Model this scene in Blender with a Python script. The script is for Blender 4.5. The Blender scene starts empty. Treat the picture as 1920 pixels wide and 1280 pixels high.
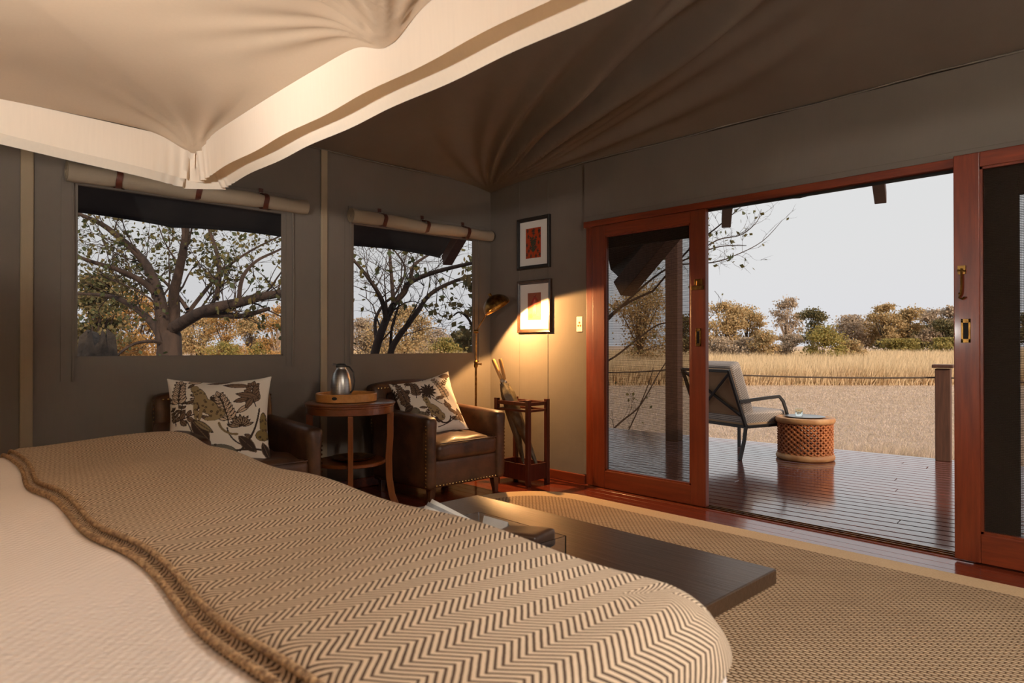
import bpy, bmesh, math, random
import numpy as np
from mathutils import Vector, Matrix
R_ = math.radians
random.seed(7); rng = np.random.default_rng(7)
SC = bpy.context.scene
COL = SC.collection

# ------------------------------------------------------------------ camera, world, light, exposure
CAMH = 1.13
cam = bpy.data.cameras.new('camera'); cam_o = bpy.data.objects.new('camera', cam); COL.objects.link(cam_o)
cam_o.location = (0, 0, CAMH); cam_o.rotation_euler = (R_(90.32), 0, R_(46.16))
cam.lens = 23.44; cam.sensor_width = 36; cam.clip_start = .02; cam.clip_end = 2000
cam.dof.use_dof = True; cam.dof.focus_distance = 4.8; cam.dof.aperture_fstop = 7.0
SC.camera = cam_o
SC.view_settings.view_transform = 'Standard'; SC.view_settings.look = 'None'
SC.view_settings.exposure = 0.0; SC.view_settings.gamma = 1.0; SC.view_settings.use_curve_mapping = False
w = bpy.data.worlds.new('dusk_sky'); SC.world = w; w.use_nodes = True
nt = w.node_tree; nt.nodes.clear()
o = nt.nodes.new('ShaderNodeOutputWorld'); bg = nt.nodes.new('ShaderNodeBackground')
tc = nt.nodes.new('ShaderNodeTexCoord'); sx = nt.nodes.new('ShaderNodeSeparateXYZ'); rp = nt.nodes.new('ShaderNodeValToRGB')
nt.links.new(tc.outputs['Generated'], sx.inputs[0]); nt.links.new(sx.outputs['Z'], rp.inputs[0])
nt.links.new(rp.outputs[0], bg.inputs[0]); nt.links.new(bg.outputs[0], o.inputs[0])
e = rp.color_ramp.elements
e[0].position = 0.0; e[0].color = (.73, .73, .76, 1)
e[1].position = 1.0; e[1].color = (.60, .66, .78, 1)
m = e.new(.12); m.color = (.745, .745, .75, 1)
m = e.new(.4); m.color = (.73, .745, .74, 1)
bg.inputs[1].default_value = 1.0
sun = bpy.data.lights.new('low_sun', 'SUN'); sun.energy = 4.6; sun.angle = R_(8); sun.color = (1, .80, .60)
sun_o = bpy.data.objects.new('low_sun', sun); COL.objects.link(sun_o)
sun_o.rotation_euler = Vector((-.86, .28, -.42)).to_track_quat('-Z', 'Y').to_euler()

def area_lamp(name, loc, energy, color, radius):
    l = bpy.data.lights.new(name, 'POINT'); l.energy = energy; l.color = color; l.shadow_soft_size = radius
    lo = bpy.data.objects.new(name, l); COL.objects.link(lo); lo.location = loc
    return lo

# ------------------------------------------------------------------ helpers
def P(px, py, Z):
    X = (px-960)/1250*Z
    return Vector((.6925*X-.7213*Z, .7213*X+.6925*Z, CAMH+(647-py)/1250*Z))

class MB:
    def __init__(s): s.v = []; s.f = []; s.m = Matrix.Identity(4)
    def add(s, vs, fs):
        b = len(s.v); s.v += [tuple(s.m @ Vector(p)) for p in vs]; s.f += [tuple(b+i for i in f) for f in fs]; return s
    def box(s, x0, x1, y0, y1, z0, z1):
        return s.add([(x0,y0,z0),(x1,y0,z0),(x1,y1,z0),(x0,y1,z0),(x0,y0,z1),(x1,y0,z1),(x1,y1,z1),(x0,y1,z1)],
                     [(0,3,2,1),(4,5,6,7),(0,1,5,4),(1,2,6,5),(2,3,7,6),(3,0,4,7)])
    def cbox(s, cx, cy, cz, sx, sy, sz): return s.box(cx-sx/2, cx+sx/2, cy-sy/2, cy+sy/2, cz-sz/2, cz+sz/2)
    def tube(s, pts, r, n=8, cap=True):
        pts = [Vector(p) for p in pts]; k = len(pts)
        rs = list(r) if hasattr(r, '__len__') else [r]*k
        vs, fs = [], []; up = None
        for i, p in enumerate(pts):
            t = (pts[min(i+1, k-1)]-pts[max(i-1, 0)])
            t = t.normalized() if t.length > 1e-9 else Vector((0,0,1))
            if up is None: up = t.orthogonal().normalized()
            up = (up - t*up.dot(t)); up = up.normalized() if up.length > 1e-6 else t.orthogonal().normalized()
            sd = t.cross(up)
            for j in range(n):
                a = 2*math.pi*j/n
                vs.append(p+(up*math.cos(a)+sd*math.sin(a))*rs[i])
        for i in range(k-1):
            for j in range(n):
                fs.append((i*n+j, i*n+(j+1)%n, (i+1)*n+(j+1)%n, (i+1)*n+j))
        if cap: fs += [tuple(range(n-1, -1, -1)), tuple((k-1)*n+j for j in range(n))]
        return s.add(vs, fs)
    def bar(s, pts, wx, wy, up=(0,0,1)):            # rectangular section swept along a polyline
        pts = [Vector(p) for p in pts]; k = len(pts); vs, fs = [], []; up = Vector(up)
        for i, p in enumerate(pts):
            t = (pts[min(i+1,k-1)]-pts[max(i-1,0)]).normalized()
            sd = t.cross(up).normalized(); u = sd.cross(t).normalized()
            for a, b in ((-1,-1),(1,-1),(1,1),(-1,1)): vs.append(p+sd*a*wx/2+u*b*wy/2)
        for i in range(k-1):
            for j in range(4): fs.append((i*4+j, i*4+(j+1)%4, (i+1)*4+(j+1)%4, (i+1)*4+j))
        fs += [(3,2,1,0), tuple((k-1)*4+j for j in range(4))]
        return s.add(vs, fs)
    def lathe(s, prof, n=32, c=(0,0,0)):
        vs, fs = [], []; k = len(prof)
        for r, z in prof:
            for j in range(n):
                a = 2*math.pi*j/n; vs.append((c[0]+r*math.cos(a), c[1]+r*math.sin(a), c[2]+z))
        for i in range(k-1):
            for j in range(n): fs.append((i*n+j, i*n+(j+1)%n, (i+1)*n+(j+1)%n, (i+1)*n+j))
        if prof[0][0] > 1e-6: fs.append(tuple(range(n-1,-1,-1)))
        if prof[-1][0] > 1e-6: fs.append(tuple((k-1)*n+j for j in range(n)))
        return s.add(vs, fs)
    def rbox(s, cx, cy, cz, sx, sy, sz, r, n=8, crown=0, fn=None):  # soft rounded box, crown lifts the top
        h = Vector((sx/2, sy/2, sz/2)); vs, idx, fs = [], {}, []
        def put(q):
            key = (round(q[0],5), round(q[1],5), round(q[2],5))
            if key in idx: return idx[key]
            p = Vector((q[0]*h.x, q[1]*h.y, q[2]*h.z))
            inn = Vector([max(-h[i]+r, min(h[i]-r, p[i])) for i in range(3)])
            d = p-inn
            if d.length > 1e-9: p = inn+d.normalized()*r
            if crown: p.z += crown*(1-q[0]**2)*(1-q[1]**2)*(1 if q[2] > 0 else 0)*max(0, q[2])
            p = p+Vector((cx,cy,cz))
            if fn: p = Vector(fn(p))
            idx[key] = len(vs); vs.append(p); return idx[key]
        def warp(t):
            return t if abs(t) < 1e-9 else math.copysign(1-(1-abs(t))**1.6, t)
        L = [warp(-1+2*i/n) for i in range(n+1)]
        for ax in range(3):
            for sg in (-1, 1):
                for i in range(n):
                    for j in range(n):
                        c4 = []
                        for a, b in ((i,j),(i+1,j),(i+1,j+1),(i,j+1)):
                            q = [0,0,0]; q[ax] = sg; q[(ax+1)%3] = L[a]; q[(ax+2)%3] = L[b]; c4.append(put(q))
                        fs.append(tuple(c4) if sg > 0 else tuple(reversed(c4)))
        return s.add(vs, fs)

def mesh_np(name, V, F4):
    me = bpy.data.meshes.new(name); nv, nf, k = len(V), len(F4), F4.shape[1]
    me.vertices.add(nv); me.vertices.foreach_set('co', V.astype(np.float32).ravel())
    me.loops.add(nf*k); me.loops.foreach_set('vertex_index', F4.astype(np.int32).ravel())
    me.polygons.add(nf); me.polygons.foreach_set('loop_start', np.arange(0, nf*k, k, dtype=np.int32))
    me.update(calc_edges=True); return me

def link(name, me, mat, parent=None, kind=None):
    if mat is not None and not me.materials: me.materials.append(mat)
    ob = bpy.data.objects.new(name, me); COL.objects.link(ob)
    if parent is not None: ob.parent = parent
    if kind: ob['kind'] = kind
    return ob
def obj(name, mb, mat, parent=None, bevel=0, smooth=None, kind=None, segs=2):
    me = bpy.data.meshes.new(name); me.from_pydata(mb.v, [], mb.f); me.update()
    bm = bmesh.new(); bm.from_mesh(me); bmesh.ops.recalc_face_normals(bm, faces=bm.faces); bm.to_mesh(me); bm.free()
    if smooth is not None:
        me.shade_smooth(); me.set_sharp_from_angle(angle=R_(smooth))
    ob = link(name, me, mat, parent, kind)
    if bevel:
        m = ob.modifiers.new('bevel', 'BEVEL'); m.width = bevel; m.segments = segs; m.limit_method = 'ANGLE'; m.angle_limit = R_(40)
        m.harden_normals = False
    return ob
def tag(o, label, cat, group=None, kind=None):
    o['label'] = label; o['category'] = cat
    if group: o['group'] = group
    if kind: o['kind'] = kind
    return o
def thing(name, label, cat, loc=(0,0,0), rz=0, group=None):
    o = bpy.data.objects.new(name, None); o.empty_display_size = .1; COL.objects.link(o)
    o.location = loc; o.rotation_euler = (0,0,rz)
    return tag(o, label, cat, group)
def struct_empty(name):
    o = bpy.data.objects.new(name, None); COL.objects.link(o); o['kind'] = 'structure'; return o

def grid_faces(nu, nv):
    i = np.arange(nu-1)[:,None]*nv+np.arange(nv-1)[None,:]
    return np.stack([i, i+nv, i+nv+1, i+1], -1).reshape(-1,4)

# ------------------------------------------------------------------ materials
def newmat(name):
    m = bpy.data.materials.new(name); m.use_nodes = True; nt = m.node_tree
    return m, nt, nt.nodes['Principled BSDF'], nt.nodes['Material Output']
def N(nt, t, **kw):
    n = nt.nodes.new(t)
    for k, v in kw.items(): setattr(n, k, v)
    return n
def math_(nt, op, a, b=None, c=None):
    n = nt.nodes.new('ShaderNodeMath'); n.operation = op
    for i, x in enumerate((a, b, c)):
        if x is None: continue
        if isinstance(x, (int, float)): n.inputs[i].default_value = x
        else: nt.links.new(x, n.inputs[i])
    return n.outputs[0]
def rgb(c): return (c[0], c[1], c[2], 1)
def hexc(r, g, b):
    f = lambda v: (v/255/12.92) if v/255 <= .04045 else ((v/255+.055)/1.055)**2.4
    return (f(r), f(g), f(b))
def coords(nt, kind='Object', stretch=(1,1,1)):
    tc = N(nt, 'ShaderNodeTexCoord'); mp = N(nt, 'ShaderNodeMapping'); mp.inputs['Scale'].default_value = stretch
    nt.links.new(tc.outputs[kind], mp.inputs[0]); return mp.outputs[0]
def mixc(nt, fac, a, b):
    n = N(nt, 'ShaderNodeMix', data_type='RGBA')
    for s, x in ((0, fac), (6, a), (7, b)):
        if isinstance(x, tuple): n.inputs[s].default_value = rgb(x)
        elif isinstance(x, (int, float)): n.inputs[s].default_value = x
        else: nt.links.new(x, n.inputs[s])
    return n.outputs[2]
def noise(nt, vec, scale, detail=4, rough=.55):
    n = N(nt, 'ShaderNodeTexNoise'); n.inputs['Scale'].default_value = scale; n.inputs['Detail'].default_value = detail
    n.inputs['Roughness'].default_value = rough; nt.links.new(vec, n.inputs['Vector']); return n.outputs[0]
def contrast(nt, v, lo, hi):
    n = N(nt, 'ShaderNodeMapRange'); n.inputs[1].default_value = lo; n.inputs[2].default_value = hi
    nt.links.new(v, n.inputs[0]); return n.outputs[0]
def bump(nt, bs, h, strength, dist=.01):
    b = N(nt, 'ShaderNodeBump'); b.inputs['Strength'].default_value = strength; b.inputs['Distance'].default_value = dist
    nt.links.new(h, b.inputs['Height']); nt.links.new(b.outputs[0], bs.inputs['Normal']); return b
def mat(name, c1, c2=None, rough=.5, metal=0, scale=6, stretch=(1,1,1), lo=.35, hi=.65, bmp=0, bscale=None, bdist=.003, coat=0, spec=None, detail=4):
    m, nt, bs, out = newmat(name)
    v = coords(nt, 'Object', stretch)
    if c2:
        nz = contrast(nt, noise(nt, v, scale, detail), lo, hi)
        nt.links.new(mixc(nt, nz, c1, c2), bs.inputs['Base Color'])
    else: bs.inputs['Base Color'].default_value = rgb(c1)
    bs.inputs['Roughness'].default_value = rough; bs.inputs['Metallic'].default_value = metal
    if coat: bs.inputs['Coat Weight'].default_value = coat; bs.inputs['Coat Roughness'].default_value = .12
    if spec is not None: bs.inputs['Specular IOR Level'].default_value = spec
    if bmp: bump(nt, bs, noise(nt, v, bscale or scale*4, 5), bmp, bdist)
    return m
def canvas(name, c, c2=None, weave=900, b=.25, rough=.9, transl=0, tcol=None):
    m, nt, bs, out = newmat(name)
    v = coords(nt)
    c2 = c2 or tuple(x*.86 for x in c)
    big = contrast(nt, noise(nt, v, 1.3, 5), .3, .7)
    streak = noise(nt, coords(nt, 'Object', (60,60,3)), 2.2, 3)
    col = mixc(nt, big, c, c2)
    col = mixc(nt, math_(nt, 'MULTIPLY', contrast(nt, streak, .3, .7), .25), col, tuple(x*.8 for x in c))
    nt.links.new(col, bs.inputs['Base Color']); bs.inputs['Roughness'].default_value = rough
    bs.inputs['Specular IOR Level'].default_value = .15
    wv = noise(nt, v, weave/4, 2); wr = noise(nt, v, 7, 3)
    h = math_(nt, 'ADD', math_(nt, 'MULTIPLY', wv, .25), math_(nt, 'MULTIPLY', wr, 3))
    bump(nt, bs, h, b, .004)
    if transl:
        tr = N(nt, 'ShaderNodeBsdfTranslucent'); tr.inputs[0].default_value = rgb(tcol or c)
        mx = N(nt, 'ShaderNodeMixShader'); mx.inputs[0].default_value = transl
        nt.links.new(bs.outputs[0], mx.inputs[1]); nt.links.new(tr.outputs[0], mx.inputs[2]); nt.links.new(mx.outputs[0], out.inputs[0])
    return m
def wood(name, c1, c2, axis='z', rough=.35, coat=.0, scale=3, fine=.25):
    m, nt, bs, out = newmat(name)
    st = {'x': (1,14,14), 'y': (14,1,14), 'z': (14,14,1)}[axis]
    v = coords(nt, 'Object', st)
    oi = N(nt, 'ShaderNodeObjectInfo')
    va = N(nt, 'ShaderNodeVectorMath', operation='ADD'); nt.links.new(v, va.inputs[0])
    sc = N(nt, 'ShaderNodeVectorMath', operation='SCALE'); sc.inputs[3].default_value = 37
    cmb = N(nt, 'ShaderNodeCombineXYZ')
    for i in range(3): nt.links.new(oi.outputs['Random'], cmb.inputs[i])
    nt.links.new(cmb.outputs[0], sc.inputs[0]); nt.links.new(sc.outputs[0], va.inputs[1])
    n1 = noise(nt, va.outputs[0], scale, 6, .65)
    c = mixc(nt, contrast(nt, n1, .3, .7), c1, c2)
    c = mixc(nt, math_(nt, 'MULTIPLY', oi.outputs['Random'], .35), c, tuple(x*.6 for x in c1))
    nt.links.new(c, bs.inputs['Base Color']); bs.inputs['Roughness'].default_value = rough
    if coat: bs.inputs['Coat Weight'].default_value = coat; bs.inputs['Coat Roughness'].default_value = .1
    bump(nt, bs, n1, fine, .002)
    return m

M = {}
M['canvas'] = canvas('olive_canvas', hexc(122,113,104), hexc(112,104,95))
M['roofcanvas'] = canvas('roof_canvas', hexc(136,128,120), hexc(123,114,106), b=.2)
M['strip'] = canvas('canvas_sleeve', hexc(165,148,124))
M['rollcanvas'] = canvas('rolled_canvas', hexc(160,145,126), weave=900, b=.35)
M['cream'] = canvas('cream_canopy_cotton', hexc(248,236,220), hexc(242,229,211), b=.06, transl=.38, tcol=hexc(240,205,160))
M['creamroof'] = canvas('cream_canopy_voile', hexc(204,182,158), hexc(194,170,146), b=.06, transl=.2)
M['dark'] = mat('matte_black', (.012,.011,.010), rough=.9)
M['door'] = wood('red_hardwood_upright', hexc(136,58,26), hexc(96,36,15), 'z', .38, .1)
M['doorx'] = wood('red_hardwood_rail', hexc(136,58,26), hexc(96,36,15), 'x', .38, .1)
M['floorw'] = wood('polished_floorboard', hexc(132,58,36), hexc(96,36,22), 'x', .2, .6, fine=.12)
M['deckw'] = wood('wet_look_deck_board', hexc(122,70,58), hexc(84,42,34), 'x', .15, .8, fine=.15)
M['tablew'] = wood('honey_brown_wood', hexc(150,84,38), hexc(110,56,22), 'z', .3, .4)
M['tablex'] = wood('honey_brown_wood_top', hexc(140,76,36), hexc(104,50,22), 'x', .28, .5)
M['trayw'] = wood('pale_bamboo_wood', hexc(214,150,78), hexc(186,120,56), 'x', .35, .3)
M['standw'] = wood('dark_mahogany', hexc(92,40,26), hexc(58,22,14), 'z', .35, .4)
M['legw'] = wood('dark_leg_wood', hexc(96,54,30), hexc(60,30,16), 'z', .35, .3)
M['beech'] = wood('pale_beech', hexc(224,176,110), hexc(200,148,84), 'z', .4)
M['bench'] = wood('black_stained_wood', (.060,.034,.020), (.022,.013,.009), 'x', .30, 0, scale=5, fine=.5)
b_ = M['bench'].node_tree.nodes['Principled BSDF'].inputs; b_['Specular IOR Level'].default_value = .75; b_['Specular Tint'].default_value = (1,.58,.28,1)
M['postw'] = wood('weathered_post', hexc(96,62,46), hexc(60,38,28), 'z', .6)
M['leather'] = mat('brown_worn_leather', hexc(98,62,38), hexc(58,36,22), rough=.46, scale=7, bmp=.3, bscale=55, bdist=.002, coat=.15)
M['strapl'] = mat('chestnut_strap_leather', hexc(94,44,28), hexc(70,30,18), rough=.5, scale=20)
M['brass'] = mat('aged_brass', hexc(150,112,58), hexc(96,68,34), rough=.35, metal=1, scale=30)
M['brightbrass'] = mat('brass_nail', hexc(210,180,120), rough=.25, metal=1)
M['steel'] = mat('brushed_steel', (.55,.53,.50), (.42,.40,.38), rough=.36, metal=1, scale=3, stretch=(1,1,60))
M['blackmetal'] = mat('black_metal', (.03,.027,.026), rough=.4, metal=.3)
M['frameblk'] = mat('black_picture_frame', (.010,.008,.007), (.018,.013,.010), rough=.55, scale=30)
M['framebrn'] = mat('bronze_brown_picture_frame', hexc(70,46,28), hexc(44,28,18), rough=.3, scale=30)
M['white'] = mat('white_board', (.82,.79,.74), rough=.6)
M['paper'] = mat('printed_paper', hexc(222,216,206), hexc(200,196,190), rough=.7, scale=9)
M['greypaper'] = mat('grey_printed_paper', hexc(170,166,162), hexc(132,130,130), rough=.5, scale=14)
M['plastic'] = mat('ivory_switch_plastic', (.78,.72,.62), rough=.4)
M['oliveumb'] = mat('olive_umbrella_cloth', hexc(110,98,74), hexc(82,70,52), rough=.55, scale=14, bmp=.5, bscale=20, bdist=.01)
M['bookdark'] = mat('dark_brown_leather_book', hexc(70,48,32), hexc(48,30,20), rough=.35, scale=12)
M['bookblue'] = mat('charcoal_book', hexc(62,66,70), hexc(48,52,56), rough=.35, scale=12)
M['carved'] = mat('terracotta_carved_wood', hexc(196,122,72), hexc(160,92,50), rough=.55, scale=9, bmp=.4, bscale=40)
M['carvedrim'] = mat('pale_rubbed_wood', hexc(206,158,108), hexc(172,118,74), rough=.5, scale=6, bmp=.2, bscale=30)
M['tan'] = canvas('tan_chair_canvas', hexc(176,146,116), b=.2)
M['bark'] = mat('grey_brown_bark', hexc(72,56,47), hexc(44,33,27), rough=.9, scale=6, stretch=(1,1,.3), bmp=.8, bscale=14, bdist=.03)
M['deadwood'] = mat('charred_stump', (.02,.016,.014), (.05,.038,.03), rough=.95, scale=8, bmp=.8, bscale=12, bdist=.04)
M['palebark'] = mat('pale_bark', hexc(176,156,136), hexc(120,100,84), rough=.9, scale=6)
M['rope'] = mat('grey_rope', hexc(90,76,64), rough=.9)
M['rock'] = mat('waxed_canvas_dark', (.03,.028,.025), (.05,.045,.04), rough=.8, scale=3)

def leafmat(name, a, b, c, tr=.35):
    m, nt, bs, out = newmat(name)
    v = coords(nt); n1 = contrast(nt, noise(nt, v, 1.1, 5, .7), .35, .65); n2 = contrast(nt, noise(nt, v, 6, 2), .4, .62)
    col = mixc(nt, n2, mixc(nt, n1, a, b), c)
    nt.links.new(col, bs.inputs['Base Color']); bs.inputs['Roughness'].default_value = .7
    tn = N(nt, 'ShaderNodeBsdfTranslucent'); nt.links.new(col, tn.inputs[0])
    mx = N(nt, 'ShaderNodeMixShader'); mx.inputs[0].default_value = tr
    nt.links.new(bs.outputs[0], mx.inputs[1]); nt.links.new(tn.outputs[0], mx.inputs[2]); nt.links.new(mx.outputs[0], out.inputs[0])
    return m
M['leafgreen'] = leafmat('green_near_leaves', hexc(74,84,50), hexc(58,68,42), hexc(112,98,50))
M['leafgold'] = leafmat('golden_leaves', hexc(188,148,92), hexc(124,114,66), hexc(200,150,88))
M['leafolive'] = leafmat('olive_tree_leaves', hexc(176,156,112), hexc(132,122,84), hexc(200,164,116))
M['leafgrey'] = leafmat('grey_thorn_leaves', hexc(176,158,138), hexc(140,128,112), hexc(190,166,138))
M['leafdark'] = leafmat('dark_tree_leaves', hexc(96,98,62), hexc(70,74,48), hexc(136,116,76))
M['leafbush'] = leafmat('yellow_green_bush_leaves', hexc(148,142,76), hexc(112,112,62), hexc(176,150,84))

# insect screen: fine dark cloth with rows of gaps
def screenmat(name, pitch, cover_lo, cover_hi, col):
    m, nt, bs, out = newmat(name)
    bs.inputs['Base Color'].default_value = rgb(col); bs.inputs['Roughness'].default_value = .9; bs.inputs['Specular IOR Level'].default_value = .1
    tc = N(nt, 'ShaderNodeTexCoord'); sp = N(nt, 'ShaderNodeSeparateXYZ'); nt.links.new(tc.outputs['Object'], sp.inputs[0])
    def st(o, p, wd):
        f = math_(nt, 'FRACT', math_(nt, 'MULTIPLY', o, 1/p)); return math_(nt, 'LESS_THAN', f, wd)
    hz = st(sp.outputs['Z'], pitch, .5)
    vz = st(sp.outputs['X'], pitch*1.0, .3)
    s_ = math_(nt, 'MAXIMUM', hz, math_(nt, 'MULTIPLY', vz, .5))
    a = math_(nt, 'MULTIPLY_ADD', s_, cover_hi-cover_lo, cover_lo)
    tr = N(nt, 'ShaderNodeBsdfTransparent'); mx = N(nt, 'ShaderNodeMixShader')
    nt.links.new(a, mx.inputs[0]); nt.links.new(tr.outputs[0], mx.inputs[1]); nt.links.new(bs.outputs[0], mx.inputs[2]); nt.links.new(mx.outputs[0], out.inputs[0])
    return m
M['screen'] = screenmat('door_insect_screen', .0085, .42, .86, hexc(50,40,32))
M['winscreen'] = screenmat('window_insect_screen', .0022, .05, .20, hexc(40,44,60))

def attrmat(name, rough=.8, b=.1):
    m, nt, bs, out = newmat(name)
    a = N(nt, 'ShaderNodeAttribute'); a.attribute_name = 'Col'
    nt.links.new(a.outputs['Color'], bs.inputs['Base Color']); bs.inputs['Roughness'].default_value = rough
    bs.inputs['Specular IOR Level'].default_value = .15
    bump(nt, bs, noise(nt, coords(nt), 250, 2), b, .002); return m
M['print'] = attrmat('printed_cotton'); M['artprint'] = attrmat('art_print', .5, 0)

def glassmat(name, rough=0, tint=(1,1,1), ior=1.45):
    m, nt, bs, out = newmat(name)
    bs.inputs['Base Color'].default_value = rgb(tint); bs.inputs['Roughness'].default_value = rough
    bs.inputs['Transmission Weight'].default_value = 1; bs.inputs['IOR'].default_value = ior; return m
M['acrylic'] = glassmat('clear_acrylic', 0, (.97,.98,1)); M['glass'] = glassmat('drinking_glass', 0, (.95,1,.98))

# chevron throw
def chevron():
    m, nt, bs, out = newmat('chevron_wool')
    tc = N(nt, 'ShaderNodeTexCoord'); nzv = N(nt, 'ShaderNodeTexNoise'); nzv.inputs['Scale'].default_value = 60
    sp = N(nt, 'ShaderNodeSeparateXYZ'); nt.links.new(tc.outputs['UV'], sp.inputs[0]); nt.links.new(tc.outputs['UV'], nzv.inputs['Vector'])
    wob = math_(nt, 'MULTIPLY', math_(nt, 'SUBTRACT', nzv.outputs[0], .5), .0022)
    tri = math_(nt, 'PINGPONG', sp.outputs['X'], .032)
    s_ = math_(nt, 'ADD', math_(nt, 'ADD', sp.outputs['Y'], math_(nt, 'MULTIPLY', tri, 1.0)), wob)
    fr = math_(nt, 'PINGPONG', math_(nt, 'MULTIPLY', s_, 1/.0112), .5)
    k = contrast(nt, fr, .155, .245)
    col = mixc(nt, k, hexc(78,60,52), hexc(222,198,170))
    fib = noise(nt, coords(nt, 'UV'), 500, 2)
    col = mixc(nt, math_(nt, 'MULTIPLY', fib, .3), col, hexc(146,122,102))
    nt.links.new(col, bs.inputs['Base Color']); bs.inputs['Roughness'].default_value = .95; bs.inputs['Specular IOR Level'].default_value = .1
    h = math_(nt, 'ADD', math_(nt, 'MULTIPLY', fib, .5), math_(nt, 'MULTIPLY', k, .9)); bump(nt, bs, h, .6, .002)
    return m
M['chevron'] = chevron()
def duvetmat():
    m, nt, bs, out = newmat('waffle_cotton')
    tc = N(nt, 'ShaderNodeTexCoord'); sp = N(nt, 'ShaderNodeSeparateXYZ'); nt.links.new(tc.outputs['UV'], sp.inputs[0])
    a = math_(nt, 'SINE', math_(nt, 'MULTIPLY', sp.outputs['X'], 2*math.pi/.016)); b = math_(nt, 'SINE', math_(nt, 'MULTIPLY', sp.outputs['Y'], 2*math.pi/.016))
    h = math_(nt, 'MULTIPLY', a, b); bs.inputs['Base Color'].default_value = rgb(hexc(246,235,228))
    bs.inputs['Roughness'].default_value = .9; bs.inputs['Specular IOR Level'].default_value = .1
    bump(nt, bs, h, .55, .002); return m
M['duvet'] = duvetmat()
def rugmat():
    m, nt, bs, out = newmat('basket_weave_sisal')
    tc = N(nt, 'ShaderNodeTexCoord'); sp = N(nt, 'ShaderNodeSeparateXYZ'); nt.links.new(tc.outputs['Object'], sp.inputs[0])
    x = math_(nt, 'ADD', sp.outputs['X'], 50); y = math_(nt, 'ADD', sp.outputs['Y'], 50)
    px_, py_ = .034, .017
    row = math_(nt, 'FLOOR', math_(nt, 'MULTIPLY', y, 1/py_))
    off = math_(nt, 'MULTIPLY', math_(nt, 'MODULO', row, 2), .5)
    u = math_(nt, 'FRACT', math_(nt, 'ADD', math_(nt, 'MULTIPLY', x, 1/px_), off)); v = math_(nt, 'FRACT', math_(nt, 'MULTIPLY', y, 1/py_))
    du = math_(nt, 'SINE', math_(nt, 'MULTIPLY', u, math.pi)); dv = math_(nt, 'SINE', math_(nt, 'MULTIPLY', v, math.pi))
    h = math_(nt, 'POWER', math_(nt, 'MULTIPLY', du, dv), .5)
    fib = noise(nt, coords(nt, 'Object', (60,300,60)), 2, 3)
    big = contrast(nt, noise(nt, coords(nt), 2.2, 4), .3, .7)
    c = mixc(nt, contrast(nt, h, .25, .75), hexc(120,94,70), mixc(nt, big, hexc(214,184,150), hexc(196,166,134)))
    c = mixc(nt, math_(nt, 'MULTIPLY', fib, .35), c, hexc(120,92,64))
    nt.links.new(c, bs.inputs['Base Color']); bs.inputs['Roughness'].default_value = .9; bs.inputs['Specular IOR Level'].default_value = .1
    bump(nt, bs, h, 1.0, .008); return m
M['rug'] = rugmat()
M['rugborder'] = mat('flat_sisal_border', hexc(212,182,142), hexc(190,158,120), rough=.9, scale=90, stretch=(1,4,1), bmp=.6, bscale=160)
def stripemat():
    m, nt, bs, out = newmat('ticking_stripe_fabric')
    tc = N(nt, 'ShaderNodeTexCoord'); sp = N(nt, 'ShaderNodeSeparateXYZ'); nt.links.new(tc.outputs['Object'], sp.inputs[0])
    f = math_(nt, 'FRACT', math_(nt, 'MULTIPLY', sp.outputs['Y'], 1/.016)); fz = math_(nt, 'FRACT', math_(nt, 'MULTIPLY', math_(nt, 'ADD', sp.outputs['Z'], math_(nt, 'MULTIPLY', sp.outputs['X'], .5)), 1/.018))
    k = math_(nt, 'LESS_THAN', f, .35); kz = math_(nt, 'LESS_THAN', fz, .35)
    kk = math_(nt, 'MAXIMUM', math_(nt, 'MULTIPLY', k, .35), math_(nt, 'MULTIPLY', kz, .9))
    nt.links.new(mixc(nt, kk, hexc(186,174,164), hexc(70,60,56)), bs.inputs['Base Color']); bs.inputs['Roughness'].default_value = .85
    return m
M['stripe'] = stripemat()
def groundmat():
    m, nt, bs, out = newmat('dry_grass_ground')
    v = coords(nt); n1 = contrast(nt, noise(nt, v, .12, 6, .6), .3, .7); n2 = contrast(nt, noise(nt, v, 2.2, 6, .75), .3, .7)
    n3 = contrast(nt, noise(nt, v, 14, 5, .75), .3, .7)
    c = mixc(nt, n1, hexc(222,200,186), hexc(206,180,158))
    c = mixc(nt, math_(nt, 'MULTIPLY', n2, .55), c, hexc(168,140,114)); c = mixc(nt, math_(nt, 'MULTIPLY', n3, .5), c, hexc(214,188,160))
    nt.links.new(c, bs.inputs['Base Color']); bs.inputs['Roughness'].default_value = 1; bs.inputs['Specular IOR Level'].default_value = 0
    bump(nt, bs, n3, .8, .06); return m
M['ground'] = groundmat()
M['grass'] = leafmat('tall_golden_grass_blades', hexc(214,188,150), hexc(196,176,138), hexc(224,198,160), .25)
M['turf'] = leafmat('short_straw_blades', hexc(220,200,186), hexc(198,174,154), hexc(184,166,138), .2)

# ------------------------------------------------------------------ setting: ground, floor, deck
WX, WY = -4.666, 4.20          # inner faces of the window wall and the door wall
g = MB(); g.add([(-900,-900,-.5),(900,-900,-.5),(900,900,-.5),(-900,900,-.5)], [(0,1,2,3)])
obj('ground', g, M['ground'], kind='structure')

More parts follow.
